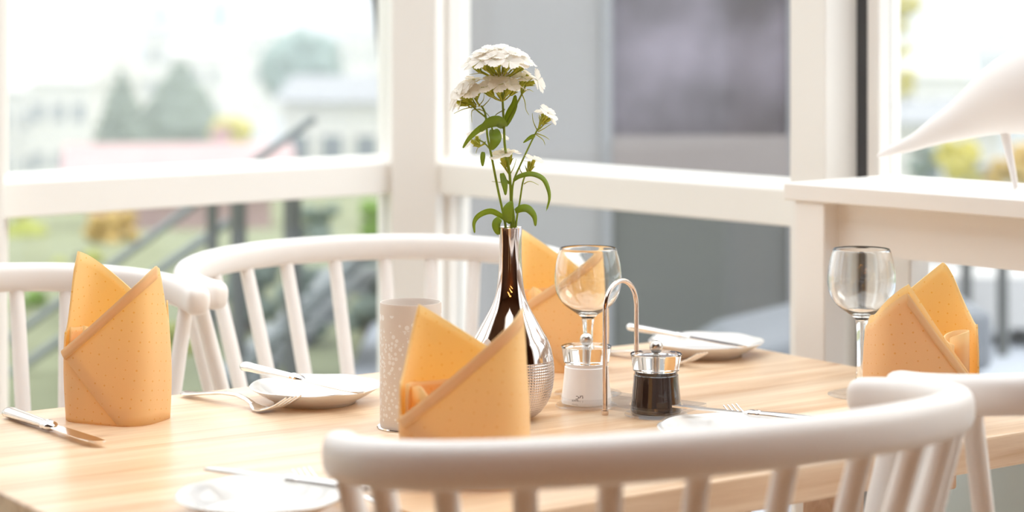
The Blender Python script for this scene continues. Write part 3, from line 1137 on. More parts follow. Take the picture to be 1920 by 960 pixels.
def leaf_mb(pts, w, twist=0.0, toward=Vector((0, -1, 0))):
    c = catmull(pts, 6)
    L = len(c)
    vs, fs = [], []
    for i, p in enumerate(c):
        t = (c[min(i + 1, L - 1)] - c[max(i - 1, 0)]).normalized()
        side = t.cross(toward)
        if side.length < 1e-4: side = Vector((1, 0, 0))
        side.normalize()
        nrm = side.cross(t)
        side = (side * math.cos(twist) + nrm * math.sin(twist)).normalized()
        u = i / (L - 1)
        ww = w * (0.22 + 0.78 * math.sin(math.pi * min(1, (u * 0.92 + 0.08)) ** 0.8)) * (1 if u < .97 else 0.2)
        fold = nrm * ww * 0.25
        vs += [p - side * ww + fold, p, p + side * ww + fold]
    for i in range(L - 1):
        for k in range(2):
            fs.append((i * 3 + k, i * 3 + k + 1, (i + 1) * 3 + k + 1, (i + 1) * 3 + k))
    return MB().add(vs, fs)

def flower(label, base_px, stems, leaves, heads, tendrils=()):
    base = fp(*base_px)
    root = empty('sweet_william', base, 0, label, 'flower', 'white sweet william stems in the silver vase')
    inv = lambda p: p - base
    for pts, r0, r1 in stems:
        c = catmull([inv(fp(*p)) for p in pts], 6)
        n = len(c)
        MB().tube(c, [r0 + (r1 - r0) * i / (n - 1) for i in range(n)], 8).build('stem', M['stem'], root)
    for pts, w, tw in leaves:
        leaf_mb([inv(fp(*p)) for p in pts], w, tw).build('leaf', M['leaf'], root, solid=0.0004, angle=90)
    if tendrils:
        mb = MB()
        for pts in tendrils:
            c = catmull([inv(fp(*p)) for p in pts], 5)
            mb.tube(c, [0.0008 * (1 - 0.7 * i / (len(c) - 1)) for i in range(len(c))], 5)
        tag(mb.build('bract_hairs', M['bract'], root), kind='stuff')
    k = 0
    for (px, py, dy, nx, ny, nz, rad, node) in heads:
        p = inv(fp(px, py, dy))
        n = Vector((nx, ny, nz)).normalized()
        q = n.to_track_quat('Z', 'Y')
        q = q @ Euler((0, 0, random.uniform(0, 6))).to_quaternion()
        b = inst('blossom', PET[k % 5], root, p, q, rad * 1.12)
        clen = 0.017
        inst('calyx', CAL[k % 4], root, p, q, clen)
        if node:
            nd = inv(fp(*node))
            s = p - n * clen * 0.95
            c = catmull([nd, (nd + s) / 2 + Vector((0, 0, -0.001)), s], 4)
            MB().tube(c, 0.0009, 6).build('stalk', M['bract'], root)
        k += 1
    return root

def dome(cx, cy, w, h, n, rows, node, rad=0.0115, seed=1):
    rnd = random.Random(seed)
    out = []
    for j in range(rows):
        m = max(3, int(n * (1 - 0.22 * j)))
        for i in range(m):
            a = 2 * math.pi * (i + 0.5 * j) / m + rnd.uniform(-.2, .2)
            rr = (1 - j / rows) * 0.92
            x = math.cos(a) * rr
            d = math.sin(a) * rr
            px = cx + x * w / 2
            z = math.sqrt(max(0, 1 - rr * rr))
            py = cy + h / 2 - z * h * 0.8 - rnd.uniform(0, .1) * h
            out.append((px, py, d * w / 2 / pxm, x * 0.85, d * 0.85 - 0.15, 0.5 + z, rad * rnd.uniform(.9, 1.1), node))
    return out

flower('tallest white sweet william with a domed top cluster and broad leaves', (958, 425),
    [([(959, 470), (959, 418), (956, 331), (947, 277), (945, 239), (943, 200), (940, 140)], 0.0019, 0.0014),
     ([(945, 239), (962, 208), (978, 177), (985, 160)], 0.0013, 0.0010)],
    [([(945, 239), (932, 232, -.004), (912, 235, -.01), (895, 245, -.014), (878, 262, -.014), (868, 278, -.01)], 0.0048, 0.5),
     ([(944, 238), (934, 228, -.012), (916, 230, -.018), (900, 247, -.02)], 0.0075, 0.3),
     ([(946, 236), (956, 214), (964, 196), (966, 178)], 0.0055, 0.2),
     ([(953, 416, -.01), (951, 398, -.013), (955, 386, -.013), (961, 378, -.012)], 0.0065, 0.3),
     ([(957, 418), (935, 402, -.004), (918, 396, -.008), (898, 404, -.01), (889, 418, -.01), (890, 437, -.008)], 0.0042, 0.5),
     ([(941, 325), (945, 340, -.006), (947, 352, -.008), (948, 366, -.008)], 0.0042, 0.3)],
    dome(936, 108, 120, 50, 14, 4, (939, 150), 0.0120, 3) + dome(938, 156, 76, 36, 8, 2, (942, 190), 0.0112, 5)
    + [(979, 144, .005, .1, -.4, 1, .0135, (978, 177)), (1008, 152, -.004, 1, -.3, .35, .0145, (981, 172)), (990, 140, .010, .5, -.1, .9, .012, (980, 174))],
    [[(978, 175), (984, 190), (986, 205), (992, 216)], [(947, 205), (930, 215), (926, 226)], [(945, 150), (905, 138), (880, 140)], [(980, 175), (990, 168), (1000, 172)]])
flower('left white sweet william leaning towards the corner post', (950, 425),
    [([(953, 470), (947, 418), (933, 352), (920, 285), (914, 256), (910, 214), (902, 198)], 0.0017, 0.0012),
     ([(926, 250), (915, 225), (892, 205), (878, 192)], 0.0012, 0.0009),
     ([(919, 280), (908, 268), (897, 262)], 0.001, 0.0008)],
    [([(926, 243), (929, 256, -.01), (927, 268, -.014), (921, 281, -.012)], 0.0078, 0.2),
     ([(906, 285), (905, 298, -.004), (905, 312, -.004)], 0.0032, 0.2),
     ([(938, 410, .004), (931, 418, .0), (931, 430, -.002), (935, 440, -.002)], 0.0055, 0.2)],
    [(866, 172, -.006, -.6, -.5, .6, .0125, (889, 200)), (853, 190, .0, -1, -.3, .3, .0125, (885, 202)), (880, 172, -.008, -.1, -.7, .7, .0125, (893, 200)), (888, 148, .012, .0, -.1, 1, .011, (897, 195)), (872, 163, .0, -.5, -.4, .8, .013, (893, 197)), (858, 178, -.004, -.9, -.4, .5, .013, (888, 198)), (883, 154, .006, -.2, -.2, 1, .012, (896, 195)), (864, 190, .004, -1, -.2, .2, .011, (886, 200)),
     (895, 166, .002, .1, -.5, 1, .011, (900, 197)), (880, 262, .004, -.8, -.3, .5, .012, (908, 268)), (893, 252, .012, -.2, -.3, 1, .011, (910, 266)), (938, 254, .016, .6, -.2, .8, .011, (918, 275))],
    [[(888, 200), (868, 205), (851, 213)], [(893, 202), (880, 195), (862, 200)], [(900, 205), (885, 208), (885, 230)], [(896, 200), (906, 188), (908, 176)], [(900, 200), (890, 186), (884, 176)],
     [(905, 200), (915, 190), (922, 180)], [(893, 200), (876, 190), (860, 182)], [(910, 270), (897, 276), (892, 288)], [(897, 204), (912, 212), (924, 228)]])
flower('right white sweet william with one small cluster at the end of a bare stem', (962, 425),
    [([(960, 470), (961, 418), (960, 370), (964, 337), (980, 300), (1003, 252), (1010, 240)], 0.0014, 0.001)],
    [([(963, 338), (975, 330, -.006), (997, 326, -.012), (1018, 335, -.016), (1028, 355, -.016), (1030, 374, -.014), (1024, 396, -.012)], 0.0036, 0.6),
     ([(1003, 254), (994, 258, -.002), (981, 268, -.004)], 0.0026, 0.3)],
    [(1028, 213, 0, .55, -.4, .8, .0125, (1008, 244)), (1017, 210, .006, -.1, -.2, 1, .0095, (1008, 244)), (1034, 222, .004, .9, -.3, .4, .009, (1009, 244))],
    [[(1008, 246), (1000, 228), (998, 212)], [(1008, 246), (1012, 226), (1010, 214)], [(1009, 247), (1022, 240), (1034, 232)], [(1006, 250), (1022, 256), (1030, 262)], [(1005, 252), (1018, 262), (1022, 272)]])
flower('short white sweet william opening just above the vase mouth', (966, 425),
    [([(963, 470), (964, 418), (959, 370), (956, 331), (954, 318)], 0.0017, 0.0013),
     ([(966, 470), (968, 418), (975, 375), (980, 343), (986, 326)], 0.0014, 0.001)],
    [([(966, 396), (980, 390, -.004), (992, 393, -.01), (1002, 406, -.012), (1004, 424, -.01)], 0.0052, 0.4),
     ([(956, 345), (947, 338, -.004), (938, 342, -.006)], 0.0018, 0.3)],
    [(940, 292, -.004, -.35, -.35, 1, .0135, (954, 326)), (958, 285, .006, .15, -.1, 1, .012, (955, 326)), (948, 287, .014, -.1, .2, 1, .011, (955, 326)), (1002, 299, .0, .45, -.2, 1, .0125, (984, 330)), (992, 303, .008, .0, .1, 1, .009, (984, 330))],
    [[(955, 328), (944, 312), (939, 304)], [(956, 328), (964, 312), (968, 298)], [(984, 332), (975, 318), (976, 304)], [(984, 332), (996, 318), (1000, 306)], [(982, 345), (994, 340), (1010, 347)], [(956, 340), (940, 342), (922, 340)]])

# ------------------------------------------------------------------ candle holder
HP = Vector(((770 - 960) * 2.516 / F_PX, 2.516, TZ))
holder = empty('candle_holder', HP, 0, 'tall beige cylinder candle holder covered in white dots beside the vase', 'candle holder')
MB().lathe([(0.0, 0.003), (0.0368, 0.003), (0.0374, 0.006), (0.0376, 0.08), (0.0376, 0.149), (0.0370, 0.1520), (0.0362, 0.1520), (0.0352, 0.149), (0.0350, 0.06), (0.0348, 0.008), (0.0, 0.008)], 96, ur=0.0376, vz=True).build('shade', M['holder'], holder)
MB().lathe([(0.0, 0.0), (0.0405, 0.0), (0.0412, 0.0012), (0.0405, 0.0024), (0.0380, 0.003), (0.0, 0.003)], 72).build('base_ring', M['steel'], holder)['label'] = 'polished metal base ring'

# ------------------------------------------------------------------ wine glasses
def wine_glass():
    root = empty('wine_glass')
    k = 1 / 1419.0
    bowl = [(0.0, 0.1000), (0.0085, 0.1005), (0.0130, 0.1048), (0.020, 0.1095), (0.031, 0.1175), (0.0385, 0.1265), (0.0430, 0.137), (0.0447, 0.150), (0.0440, 0.164), (0.0415, 0.179), (0.0376, 0.1925)]
    inn = [(0.0371, 0.1930), (0.0365, 0.1925), (0.0403, 0.179), (0.0428, 0.164), (0.0435, 0.150), (0.0418, 0.1375), (0.0373, 0.1275), (0.030, 0.119), (0.019, 0.1118), (0.009, 0.1085), (0.0, 0.1075)]
    c = [(max(0, p.x), p.z) for p in catmull([(r, 0, z) for r, z in bowl[1:]], 4)]
    d = [(max(0, p.x), p.z) for p in catmull([(r, 0, z) for r, z in inn], 4)]
    MB().lathe(bowl[:1] + c + d, 72).build('bowl', M['glass'], root, angle=80)
    st = [(0.0, 0.0092), (0.0150, 0.0096), (0.0105, 0.0150), (0.0072, 0.024), (0.0062, 0.04), (0.0062, 0.07), (0.0066, 0.085), (0.0074, 0.094), (0.0086, 0.0994), (0.0, 0.0996)]
    MB().lathe(st, 48).build('stem', M['glass'], root, angle=80)
    MB().lathe([(0.0, 0.0014), (0.034, 0.0010), (0.0435, 0.0003), (0.0446, 0.0010), (0.0440, 0.0020), (0.034, 0.0044), (0.022, 0.0074), (0.0155, 0.0090), (0.0, 0.0090)], 72).build('foot', M['thin_acrylic'], root, angle=80)
    return root
g0 = wine_glass()
g0.location = ((1102.5 - 960) * 2.748 / F_PX, 2.748, TZ)
tag(g0, 'empty wine glass behind the salt mill, overlapping the farthest napkin', 'wine glass', 'empty wine glasses')
g1 = copy_tree(g0)
g1.location = ((1615.5 - 960) * 2.735 / F_PX, 2.735, TZ)
tag(g1, 'empty wine glass beside the right napkin in front of the white console', 'wine glass', 'empty wine glasses')

# ------------------------------------------------------------------ salt and pepper mills on their stand
def mill(name, label, loc, body_mat, salt):
    root = empty(name, loc, 0, label, 'mill', 'salt and pepper mills')
    MB().lathe([(0.0, 0.0006), (0.0385, 0.0004), (0.0397, 0.0012), (0.0390, 0.0026), (0.0340, 0.0042), (0.0, 0.0042)], 72).build('flange', M['thin_acrylic'], root)
    body = [(0.0, 0.0046), (0.0312, 0.0046), (0.0322, 0.0060), (0.0318, 0.012), (0.0300, 0.028), (0.0286, 0.042), (0.0281, 0.0510), (0.0270, 0.0522), (0.0270, 0.0560), (0.0, 0.0560)]
    MB().lathe(body, 72).build('body', body_mat, root, angle=35)
    MB().lathe([(0.0, 0.0563), (0.0282, 0.0563), (0.0290, 0.0570), (0.0318, 0.0745), (0.0325, 0.0768), (0.0318, 0.0776), (0.0, 0.0776)], 72).build('lid', M['acrylic'], root, angle=35)['label'] = 'clear flared lid'
    MB().lathe([(0.0, 0.0776), (0.0045, 0.0776), (0.0040, 0.0785), (0.0, 0.0785)], 24).build('collar', M['ball'], root)
    MB().lathe([(0.0, 0.0567), (0.0036, 0.0567), (0.0036, 0.0772), (0.0, 0.0772)], 20).build('shaft', M['ball'], root)
    b = MB()
    b.lathe([(0.0085 * math.sin(math.pi * k / 16) if 0 < k < 16 else 0.0, 0.0855 - 0.0085 * math.cos(math.pi * k / 16)) for k in range(17)], 32)
    b.build('knob', M['ball'], root)['label'] = 'round brushed metal knob'
    if salt:
        # small printed mark low on the body: a bar of tiny lettering and a little outlined emblem
        mb = MB()
        def spot(px, py, w, h):
            vs = []
            for dx, dy in ((-w, -h), (w, -h), (w, h), (-w, h)):
                X = (px + dx - 1100) * loc[1] / F_PX
                r = 0.0318 - (0.0318 - 0.0300) * 0.3
                a = math.asin(max(-1, min(1, X / r)))
                z = CAM_Z - (py + dy - HORIZON) * (loc[1] - r * math.cos(a)) / F_PX - loc[2]
                rr = 0.0004 + (0.0322 - (z - 0.006) * 0.105)
                vs.append((rr * math.sin(a), -rr * math.cos(a), z))
            mb.add(vs, [(0, 1, 2, 3)])
        for i in range(4):
            spot(1073.5 + i * 2.9, 751, 1.15, 1.5)
        for (x, y, w, h) in ((1081, 743, 1.8, .6), (1083.5, 745.5, .7, 1.8), (1081, 748, 2.2, .6), (1087, 744, .7, 2), (1090, 742.5, 2, .6), (1091.5, 745.5, .7, 1.8), (1085.5, 746, 1.5, .6)):
            spot(x, y, w, h)
        mb.build('printed_mark', M['print'], root, smooth=False)
    return root
SALT = Vector((0.0955, 2.655, TZ))
PEPPER = Vector((0.1805, 2.592, TZ))
mill('salt_mill', 'white salt mill with a clear lid in front of the wine glass', SALT, M['salt'], True)
mill('pepper_mill', 'black pepper mill with a clear lid right of the salt mill', PEPPER, M['pepper'], False)
axis = (PEPPER - SALT)
axis.z = 0
ang = math.atan2(axis.y, axis.x)
mid = (SALT + PEPPER) / 2
stand = empty('mill_stand', (mid.x, mid.y, TZ), ang, 'clear acrylic tray with a tall bent metal handle carrying both mills', 'cruet stand')
cu = bpy.data.curves.new('tray', 'CURVE')
cu.dimensions = '2D'
cu.fill_mode = 'BOTH'
cu.extrude = 0.0019
cu.bevel_depth = 0.0003
def poly(pts):
    s = cu.splines.new('POLY')
    s.points.add(len(pts) - 1)
    for i, p in enumerate(pts):
        s.points[i].co = (p[0], p[1], 0, 1)
    s.use_cyclic_u = True
half = axis.length / 2
HX0, HX1, HY = -0.100, 0.102, 0.046
rc = 0.008
outl = []
for (cx, cy, a0) in ((HX1 - rc, HY - rc, 0), (HX0 + rc, HY - rc, 90), (HX0 + rc, -HY + rc, 180), (HX1 - rc, -HY + rc, 270)):
    for k in range(6):
        a = R(a0 + 18 * k)
        outl.append((cx + rc * math.cos(a), cy + rc * math.sin(a)))
poly(outl)
for sx in (-1, 1):
    poly([(sx * half + 0.0338 * math.cos(2 * math.pi * k / 40), 0.0338 * math.sin(2 * math.pi * k / 40)) for k in range(40)])
tmp = bpy.data.objects.new('tmp', cu)
COL.objects.link(tmp)
bpy.context.view_layer.update()
tm = bpy.data.meshes.new_from_object(tmp.evaluated_get(bpy.context.evaluated_depsgraph_get()))
bpy.data.objects.remove(tmp)
tm.materials.clear()
tm.materials.append(M['thin_acrylic'])
tm.name = 'tray'
tr = bpy.data.objects.new('tray', tm)
tr.parent = stand
tr.location = (0, 0, 0.0115)
COL.objects.link(tr)
hp = []
HW, HT, HR = 0.036, 0.1655, 0.036
hp += [(0, -HW, 0.006), (0, -HW, 0.05), (0, -HW, 0.10), (0, -HW, HT - HR)]
for k in range(1, 16):
    a = math.pi - math.pi * k / 16
    hp.append((0, HW * math.cos(a), HT - HR + HR * 0.98 * math.sin(a)))
hp += [(0, HW, HT - HR), (0, HW, 0.10), (0, HW, 0.05), (0, HW, 0.006)]
MB().tube(hp, 0.0031, 16).build('handle', M['bronze'], stand)['label'] = 'bent polished metal rod handle'
for sy in (-1, 1):
    MB().lathe([(0.0, 0.0), (0.0042, 0.0), (0.0046, 0.0012), (0.0046, 0.0055), (0.0, 0.0058)], 20).build('foot_cap', M['bronze'], stand).location = (0, sy * HW, 0)

# ------------------------------------------------------------------ white console against the right glazing, with a bird figure on it
console = empty('console_table', (0, 0, 0), 0, 'narrow white console standing along the right window, bird figure on top', 'console')
cs0, cs1 = 1.320, 3.0
cn0, cn1 = 0.062, 0.33
cz1 = 0.998
MB().box(cs0, cs1, cn0, cn1, cz1 - 0.027, cz1, MR).build('top_board', M['console'], console, smooth=False, bevel=0.003)
for a in (cs0 + 0.018, cs1 - 0.078):
    for (c, d) in ((cn0 + 0.005, cn0 + 0.055), (cn1 - 0.055, cn1 - 0.005)):
        MB().box(a, a + 0.06, c, d, 0, cz1 - 0.0272, MR).build('leg', M['console'], console, smooth=False, bevel=0.003)
MB().box(cs0 + 0.078, cs1 - 0.078, cn1 - 0.055, cn1 - 0.037, cz1 - 0.104, cz1 - 0.0272, MR).build('apron', M['console'], console, smooth=False)
MB().box(cs0 + 0.078, cs1 - 0.078, cn0 + 0.02, cn0 + 0.038, cz1 - 0.104, cz1 - 0.0272, MR).build('apron', M['console'], console, smooth=False)

BF = at(1905, 352, 3.06)
bdir = Vector((0.86, -0.50, 0)).normalized()
def bp_(px, py):
    # where the sight line through this point meets the upright plane the bird stands in
    k = (px - 960) / F_PX
    q = (k * BF.y - BF.x) / (bdir.x - k * bdir.y)
    Y = BF.y + q * bdir.y
    return Vector((BF.x + q * bdir.x, Y, CAM_Z - (py - HORIZON) * Y / F_PX)), Y
bird = empty('bird_figure', (BF.x, BF.y, cz1), 0, 'white matt shore bird figure with a long tapering tail on the console', 'figurine')
spec = [(1646, 293, 3), (1660, 287, 7), (1690, 276, 12), (1720, 264, 17), (1760, 244, 27), (1800, 226, 38), (1840, 205, 53), (1880, 186, 70), (1920, 172, 82), (1970, 156, 90), (2020, 142, 86), (2060, 122, 72), (2095, 90, 52), (2120, 50, 40), (2145, 15, 36), (2170, -5, 35), (2195, -2, 28), (2215, 8, 14), (2245, 22, 8), (2290, 44, 3)]
bpts, brad = [], []
for px, py, r in spec:
    p, Y = bp_(px, py)
    bpts.append(p - Vector((BF.x, BF.y, cz1)))
    brad.append(r * Y / F_PX)
cc = catmull([Vector((p.x, p.y, p.z)) for p in bpts], 4)
rr = catmull([Vector((r, 0, 0)) for r in brad], 4)
sec = [(0.78 * math.cos(2 * math.pi * k / 24), math.sin(2 * math.pi * k / 24)) for k in range(24)]
MB().tube(cc, [max(.0008, r.x) for r in rr], sec=sec).build('body', M['bird'], bird, angle=80)
for (x0, y0, x1, y1, dd) in ((1885, 250, 1905, 353, 0.0), (1960, 240, 1985, 372, 0.0)):
    a, _ = bp_(x0, y0)
    b, Y = bp_(x1, y1)
    b.z = cz1 + 0.001
    o = Vector((BF.x, BF.y, cz1))
    MB().tube([(b - o), (b - o).lerp(a - o, .3), (b - o).lerp(a - o, .6), (a - o)], [0.0042, 0.005, 0.006, 0.0075], 12).build('leg', M['bird'], bird)

# ------------------------------------------------------------------ warm pendant lamps deep in the room
lamp0 = None
def pendant():
    r = empty('pendant_lamp')
    MB().tube([(0, 0, 0.18), (0, 0, 0.64)], 0.004, 6).build('cord', M['cord'], r)
    MB().lathe([(0.02, 0.19), (0.03, 0.17), (0.07, 0.06), (0.075, 0.04), (0.070, 0.04), (0.065, 0.058), (0.026, 0.165), (0.018, 0.185)], 24, closed=True).build('lamp_shade', M['lamp_shade'], r)
    MB().lathe([(0.0, 0.0), (0.025, 0.01), (0.038, 0.04), (0.03, 0.07), (0.014, 0.10), (0.0, 0.12)], 16).build('bulb', M['bulb'], r)
    return r
k = 0
for l in (3.2, 3.8, 4.4, 5.0):
    for r_ in (3.6, 4.3, 5.0, 5.7, 6.1):
        lm = pendant() if lamp0 is None else copy_tree(lamp0)
        lamp0 = lamp0 or lm
        p = WP(l, r_)
        k += 1
        lm.location = (p.x, p.y, WH - 0.9)
        if lm is not lamp0 or True:
            lm.location.z = 1.72 + 0.33 * ((k * 7) % 5) / 4
        tag(lm, 'dark pendant lamp with a warm bulb in the room behind, mirrored in the vase', 'lamp', 'warm pendant lamps behind the camera')

# ------------------------------------------------------------------ outdoors: ground, terrace, neighbouring wing
def poly_ground(name, pts, m, z_noise=0.0):
    o = MB().add(pts, [tuple(range(len(pts)))]).build(name, m, smooth=False)
    return o
def grid_ground(name, x0, x1, y0, y1, nx, ny, zf, m, label, cat):
    vs, fs = [], []
    for j in range(ny + 1):
        for i in range(nx + 1):
            x = x0 + (x1 - x0) * i / nx
            y = y0 + (y1 - y0) * j / ny
            vs.append((x, y, zf(x, y)))
    for j in range(ny):
        for i in range(nx):
            fs.append((j * (nx + 1) + i, j * (nx + 1) + i + 1, (j + 1) * (nx + 1) + i + 1, (j + 1) * (nx + 1) + i))
    o = MB().add(vs, fs).build(name, m)
    o['kind'] = 'structure'
    o['label'] = label
    return o
def smooth(a, b, x):
    t = max(0, min(1, (x - a) / (b - a)))
    return t * t * (3 - 2 * t)
def gz(x, y):
    d = math.hypot(x, y)
    return -0.16 - 1.0 * smooth(14, 24, d) - 14 * smooth(26, 150, d) + 0.5 * smooth(20, 60, d) * pnoise(Vector((x * .05, y * .05, 0)))
grid_ground('trim_%d' % 90, -160, 160, -60, 260, 80, 80, gz, M['lawn'], 'garden and hillside below the terrace', 'ground')
def hz(x, y):
    return -16 + 46 * smooth(230, 620, y) + 14 * pnoise(Vector((x * .006, y * .006, 2.2))) * smooth(240, 400, y)
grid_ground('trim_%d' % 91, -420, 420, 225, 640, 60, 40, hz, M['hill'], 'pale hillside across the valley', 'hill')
# terrace paving outside the glazing
quad = [Vector((-0.6, 4.9, 0)), Vector((0.2, 4.35, 0)), Vector((5.5, -1.5, 0)), Vector((9, 3, 0)), Vector((4.2, 8.9, 0)), Vector((-0.6, 8.9, 0))]
o = MB().prism([(p.x, p.y) for p in quad], -0.14, -0.02).build('trim_92', M['paving'], smooth=False)
tag(o, 'pale terrace paving outside the right window', kind='structure')

# grey wing of the building next door
wing = empty('building_wing', (0, 7.0, -0.02), 0, 'grey neighbouring wing with dark glazing seen through the middle window', 'building')
def wl(px, Y=7.0): return (px - 960) * Y / F_PX
MB().box(wl(790), wl(1572), 0.06, 5.0, 0, 5.2).build('wall', M['wing'], wing, smooth=False)
MB().box(wl(790), wl(1128), 0, 0.06, 0, 5.2).build('render_panel', M['wing'], wing, smooth=False)
for a, b in ((1128, 1148), (1478, 1490)):
    MB().box(wl(a), wl(b), -0.02, 0.06, 0, 5.2).build('window_frame', M['wingframe'], wing, smooth=False)
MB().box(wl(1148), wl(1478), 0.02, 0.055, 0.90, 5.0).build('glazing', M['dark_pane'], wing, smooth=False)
MB().box(wl(1148), wl(1478), -0.03, 0.06, 0.72, 0.90).build('sill', M['sill'], wing, smooth=False)
MB().box(wl(1148), wl(1478), 0.0, 0.06, 0.0, 0.72).build('shaded_wall_base', M['shaded_wall_base'], wing, smooth=False)
MB().box(wl(1490), wl(1572), 0.0, 0.06, 0.0, 5.2).build('render_panel', M['wing'], wing, smooth=False)
MB().box(wl(780), wl(1590), -0.06, 5.1, 5.2, 5.35).build('roof', M['wingframe'], wing, smooth=False)

# outdoor lounge seat below the wing
p = at(1440, 650, 6.2)
seat = empty('outdoor_lounger', (p.x + 0.1, p.y, -0.02), 0, 'blue grey cushioned outdoor lounger on the terrace under the grey wing', 'outdoor seat')
MB().box(-0.5, 0.5, -0.35, 0.35, 0.0, 0.14).build('base', M['wingframe'], seat, smooth=False, bevel=0.02)
def slab_xz(poly, y0, y1, name, m, bev):
    n = len(poly)
    vs = [(x, y0, z) for x, z in poly] + [(x, y1, z) for x, z in poly]
    MB().add(vs, [tuple(range(n)), tuple(range(n, 2 * n))] + [(i, (i + 1) % n, n + (i + 1) % n, n + i) for i in range(n)]).build(name, m, seat, smooth=False, bevel=bev)
slab_xz([(-0.5, 0.142), (0.5, 0.142), (0.5, 0.27), (-0.5, 0.25)], -0.35, 0.35, 'cushion', M['cushion'], 0.04)
slab_xz([(-0.34, 0.275), (0.5, 0.285), (0.5, 0.46), (0.1, 0.42), (-0.22, 0.345)], -0.33, 0.33, 'back_cushion', M['cushion'], 0.03)

# exterior stair seen through the left window
stair = empty('outdoor_stair', (0, 0, 0), 0, 'grey steel outdoor stair with sloping handrails beyond the left window', 'stair')
SY = 7.6
def sp(px, py, Y=SY): return at(px, py, Y)
def bar(a, b, w, name, m):
    MB().tube([a, b], w, 10).build(name, m, stair)
bar(sp(590, 221), sp(-120, 735), 0.016, 'handrail', M['rail_steel'])
bar(sp(430, 415, 8.4), sp(-140, 815, 8.4), 0.020, 'handrail', M['rail_steel'])
bar(sp(700, 460), sp(255, 880), 0.03, 'stringer', M['rail_steel'])
for (x, y0, y1, w) in ((398, 352, 900, .022), (447, 330, 900, .030), (548, 300, 900, .034)):
    gzz = -0.16
    b = sp(x, y1)
    t = sp(x, y0)
    b.z = gzz
    bar(t, b, w, 'post', M['post_dark'])
for i in range(7):
    c = sp(690 - i * 62, 485 + i * 57)
    MB().box(c.x - .10, c.x + .12, c.y, c.y + 0.7, c.z - .02, c.z).build('tread', M['rail_steel'], stair, smooth=False)
# dark slanted strut by the corner post
o = MB().tube([at(696, -120, 5.4), at(724, 150, 5.4), at(727, 330, 5.4), Vector((at(727, 330, 5.4).x, 5.4, -0.16))], 0.016, 10).build('canopy_strut', M['gasket'])
tag(o, 'dark slanted metal strut just outside the corner post', 'strut')

# ------------------------------------------------------------------ outdoors: trees, shrubs, houses
def tree(name, px, py0, py1, wpx, Y, m, label, shape='round', cat='tree', group=None, base=None):
    c = at(px, (py0 + py1) / 2, Y)
    h = (py1 - py0) * Y / F_PX
    w = wpx * Y / F_PX
    gzv = gz(c.x, c.y) if base is None else base
    root = empty(name, (c.x, Y, gzv), 0, label, cat, group)
    cz = c.z - gzv
    mb = MB()
    rnd = random.Random(int(px * 7 + Y))
    if shape == 'round':
        mb.blob((0, 0, cz), h / 2 * 0.86, 3, 0.2, 1.8, (w / h, w / h, 1), px)
        for k in range(16):
            a, b = rnd.uniform(0, 6.28), rnd.uniform(-.7, 1.2)
            d = Vector((math.cos(a) * math.cos(b), math.sin(a) * math.cos(b), math.sin(b)))
            mb.blob((d.x * w * .36, d.y * w * .36, cz + d.z * h * .36), min(w, h) * rnd.uniform(.13, .22), 2, 0.35, 2.5, (1, 1, 1), k)
    elif shape == 'cone':
        for k in range(8):
            t = k / 7
            z = cz - h / 2 + h * (0.05 + 0.9 * t)
            rr = w / 2 * (1 - t) + 0.02 * w
            mb.blob((rnd.uniform(-.03, .03) * w, 0, z), rr, 2, 0.4, 3, (1, 1, 0.45 + 0.5 * t), k + px)
    elif shape == 'poplar':
        for k in range(6):
            t = k / 5
            mb.blob((0, 0, cz - h / 2 + h * (0.1 + 0.8 * t)), w / 2 * (0.7 + 0.4 * math.sin(math.pi * t)), 2, 0.3, 2, (1, 1, 1.2), k + px)
    elif shape == 'shrub':
        for k in range(22):
            a = rnd.uniform(0, 6.28)
            q = rnd.uniform(0, 1) ** .6
            zz = rnd.uniform(-.4, .4)
            mb.blob((math.cos(a) * q * w * .38, math.sin(a) * q * w * .3, cz + zz * h), min(w, h) * rnd.uniform(.14, .24), 2, 0.45, 3, (1, 1, .9), k + px)
    mb.build('foliage', m, root, angle=180)
    tr_ = max(0.03, w * .05)
    MB().tube([(0, 0, 0), (0, 0, max(.05, cz - h * .25))], [tr_, tr_ * .7], 8).build('trunk', M['bark'], root)
    return root
tree('round_tree', 562, 50, 205, 165, 75, M['f_round'], 'large rounded blue green tree in the left window', 'round')
tree('spruce_tree', 338, 100, 265, 185, 60, M['f_spruce'], 'grey green spruce in the middle of the left window', 'cone')
tree('spruce_tree', 228, 112, 265, 110, 62, M['f_spruce'], 'smaller spruce left of the tallest spruce in the left window', 'cone')
tree('poplar_tree', 302, 12, 62, 26, 190, M['f_teal'], 'pale blue poplar high in the left window, left of its twin', 'poplar', group='distant poplars')
tree('poplar_tree', 412, 2, 50, 26, 190, M['f_teal'], 'pale blue poplar high in the left window, right of its twin', 'poplar', group='distant poplars')
tree('garden_tree', 428, 215, 300, 85, 50, M['f_olive'], 'low olive tree behind the sloping handrail', 'shrub')
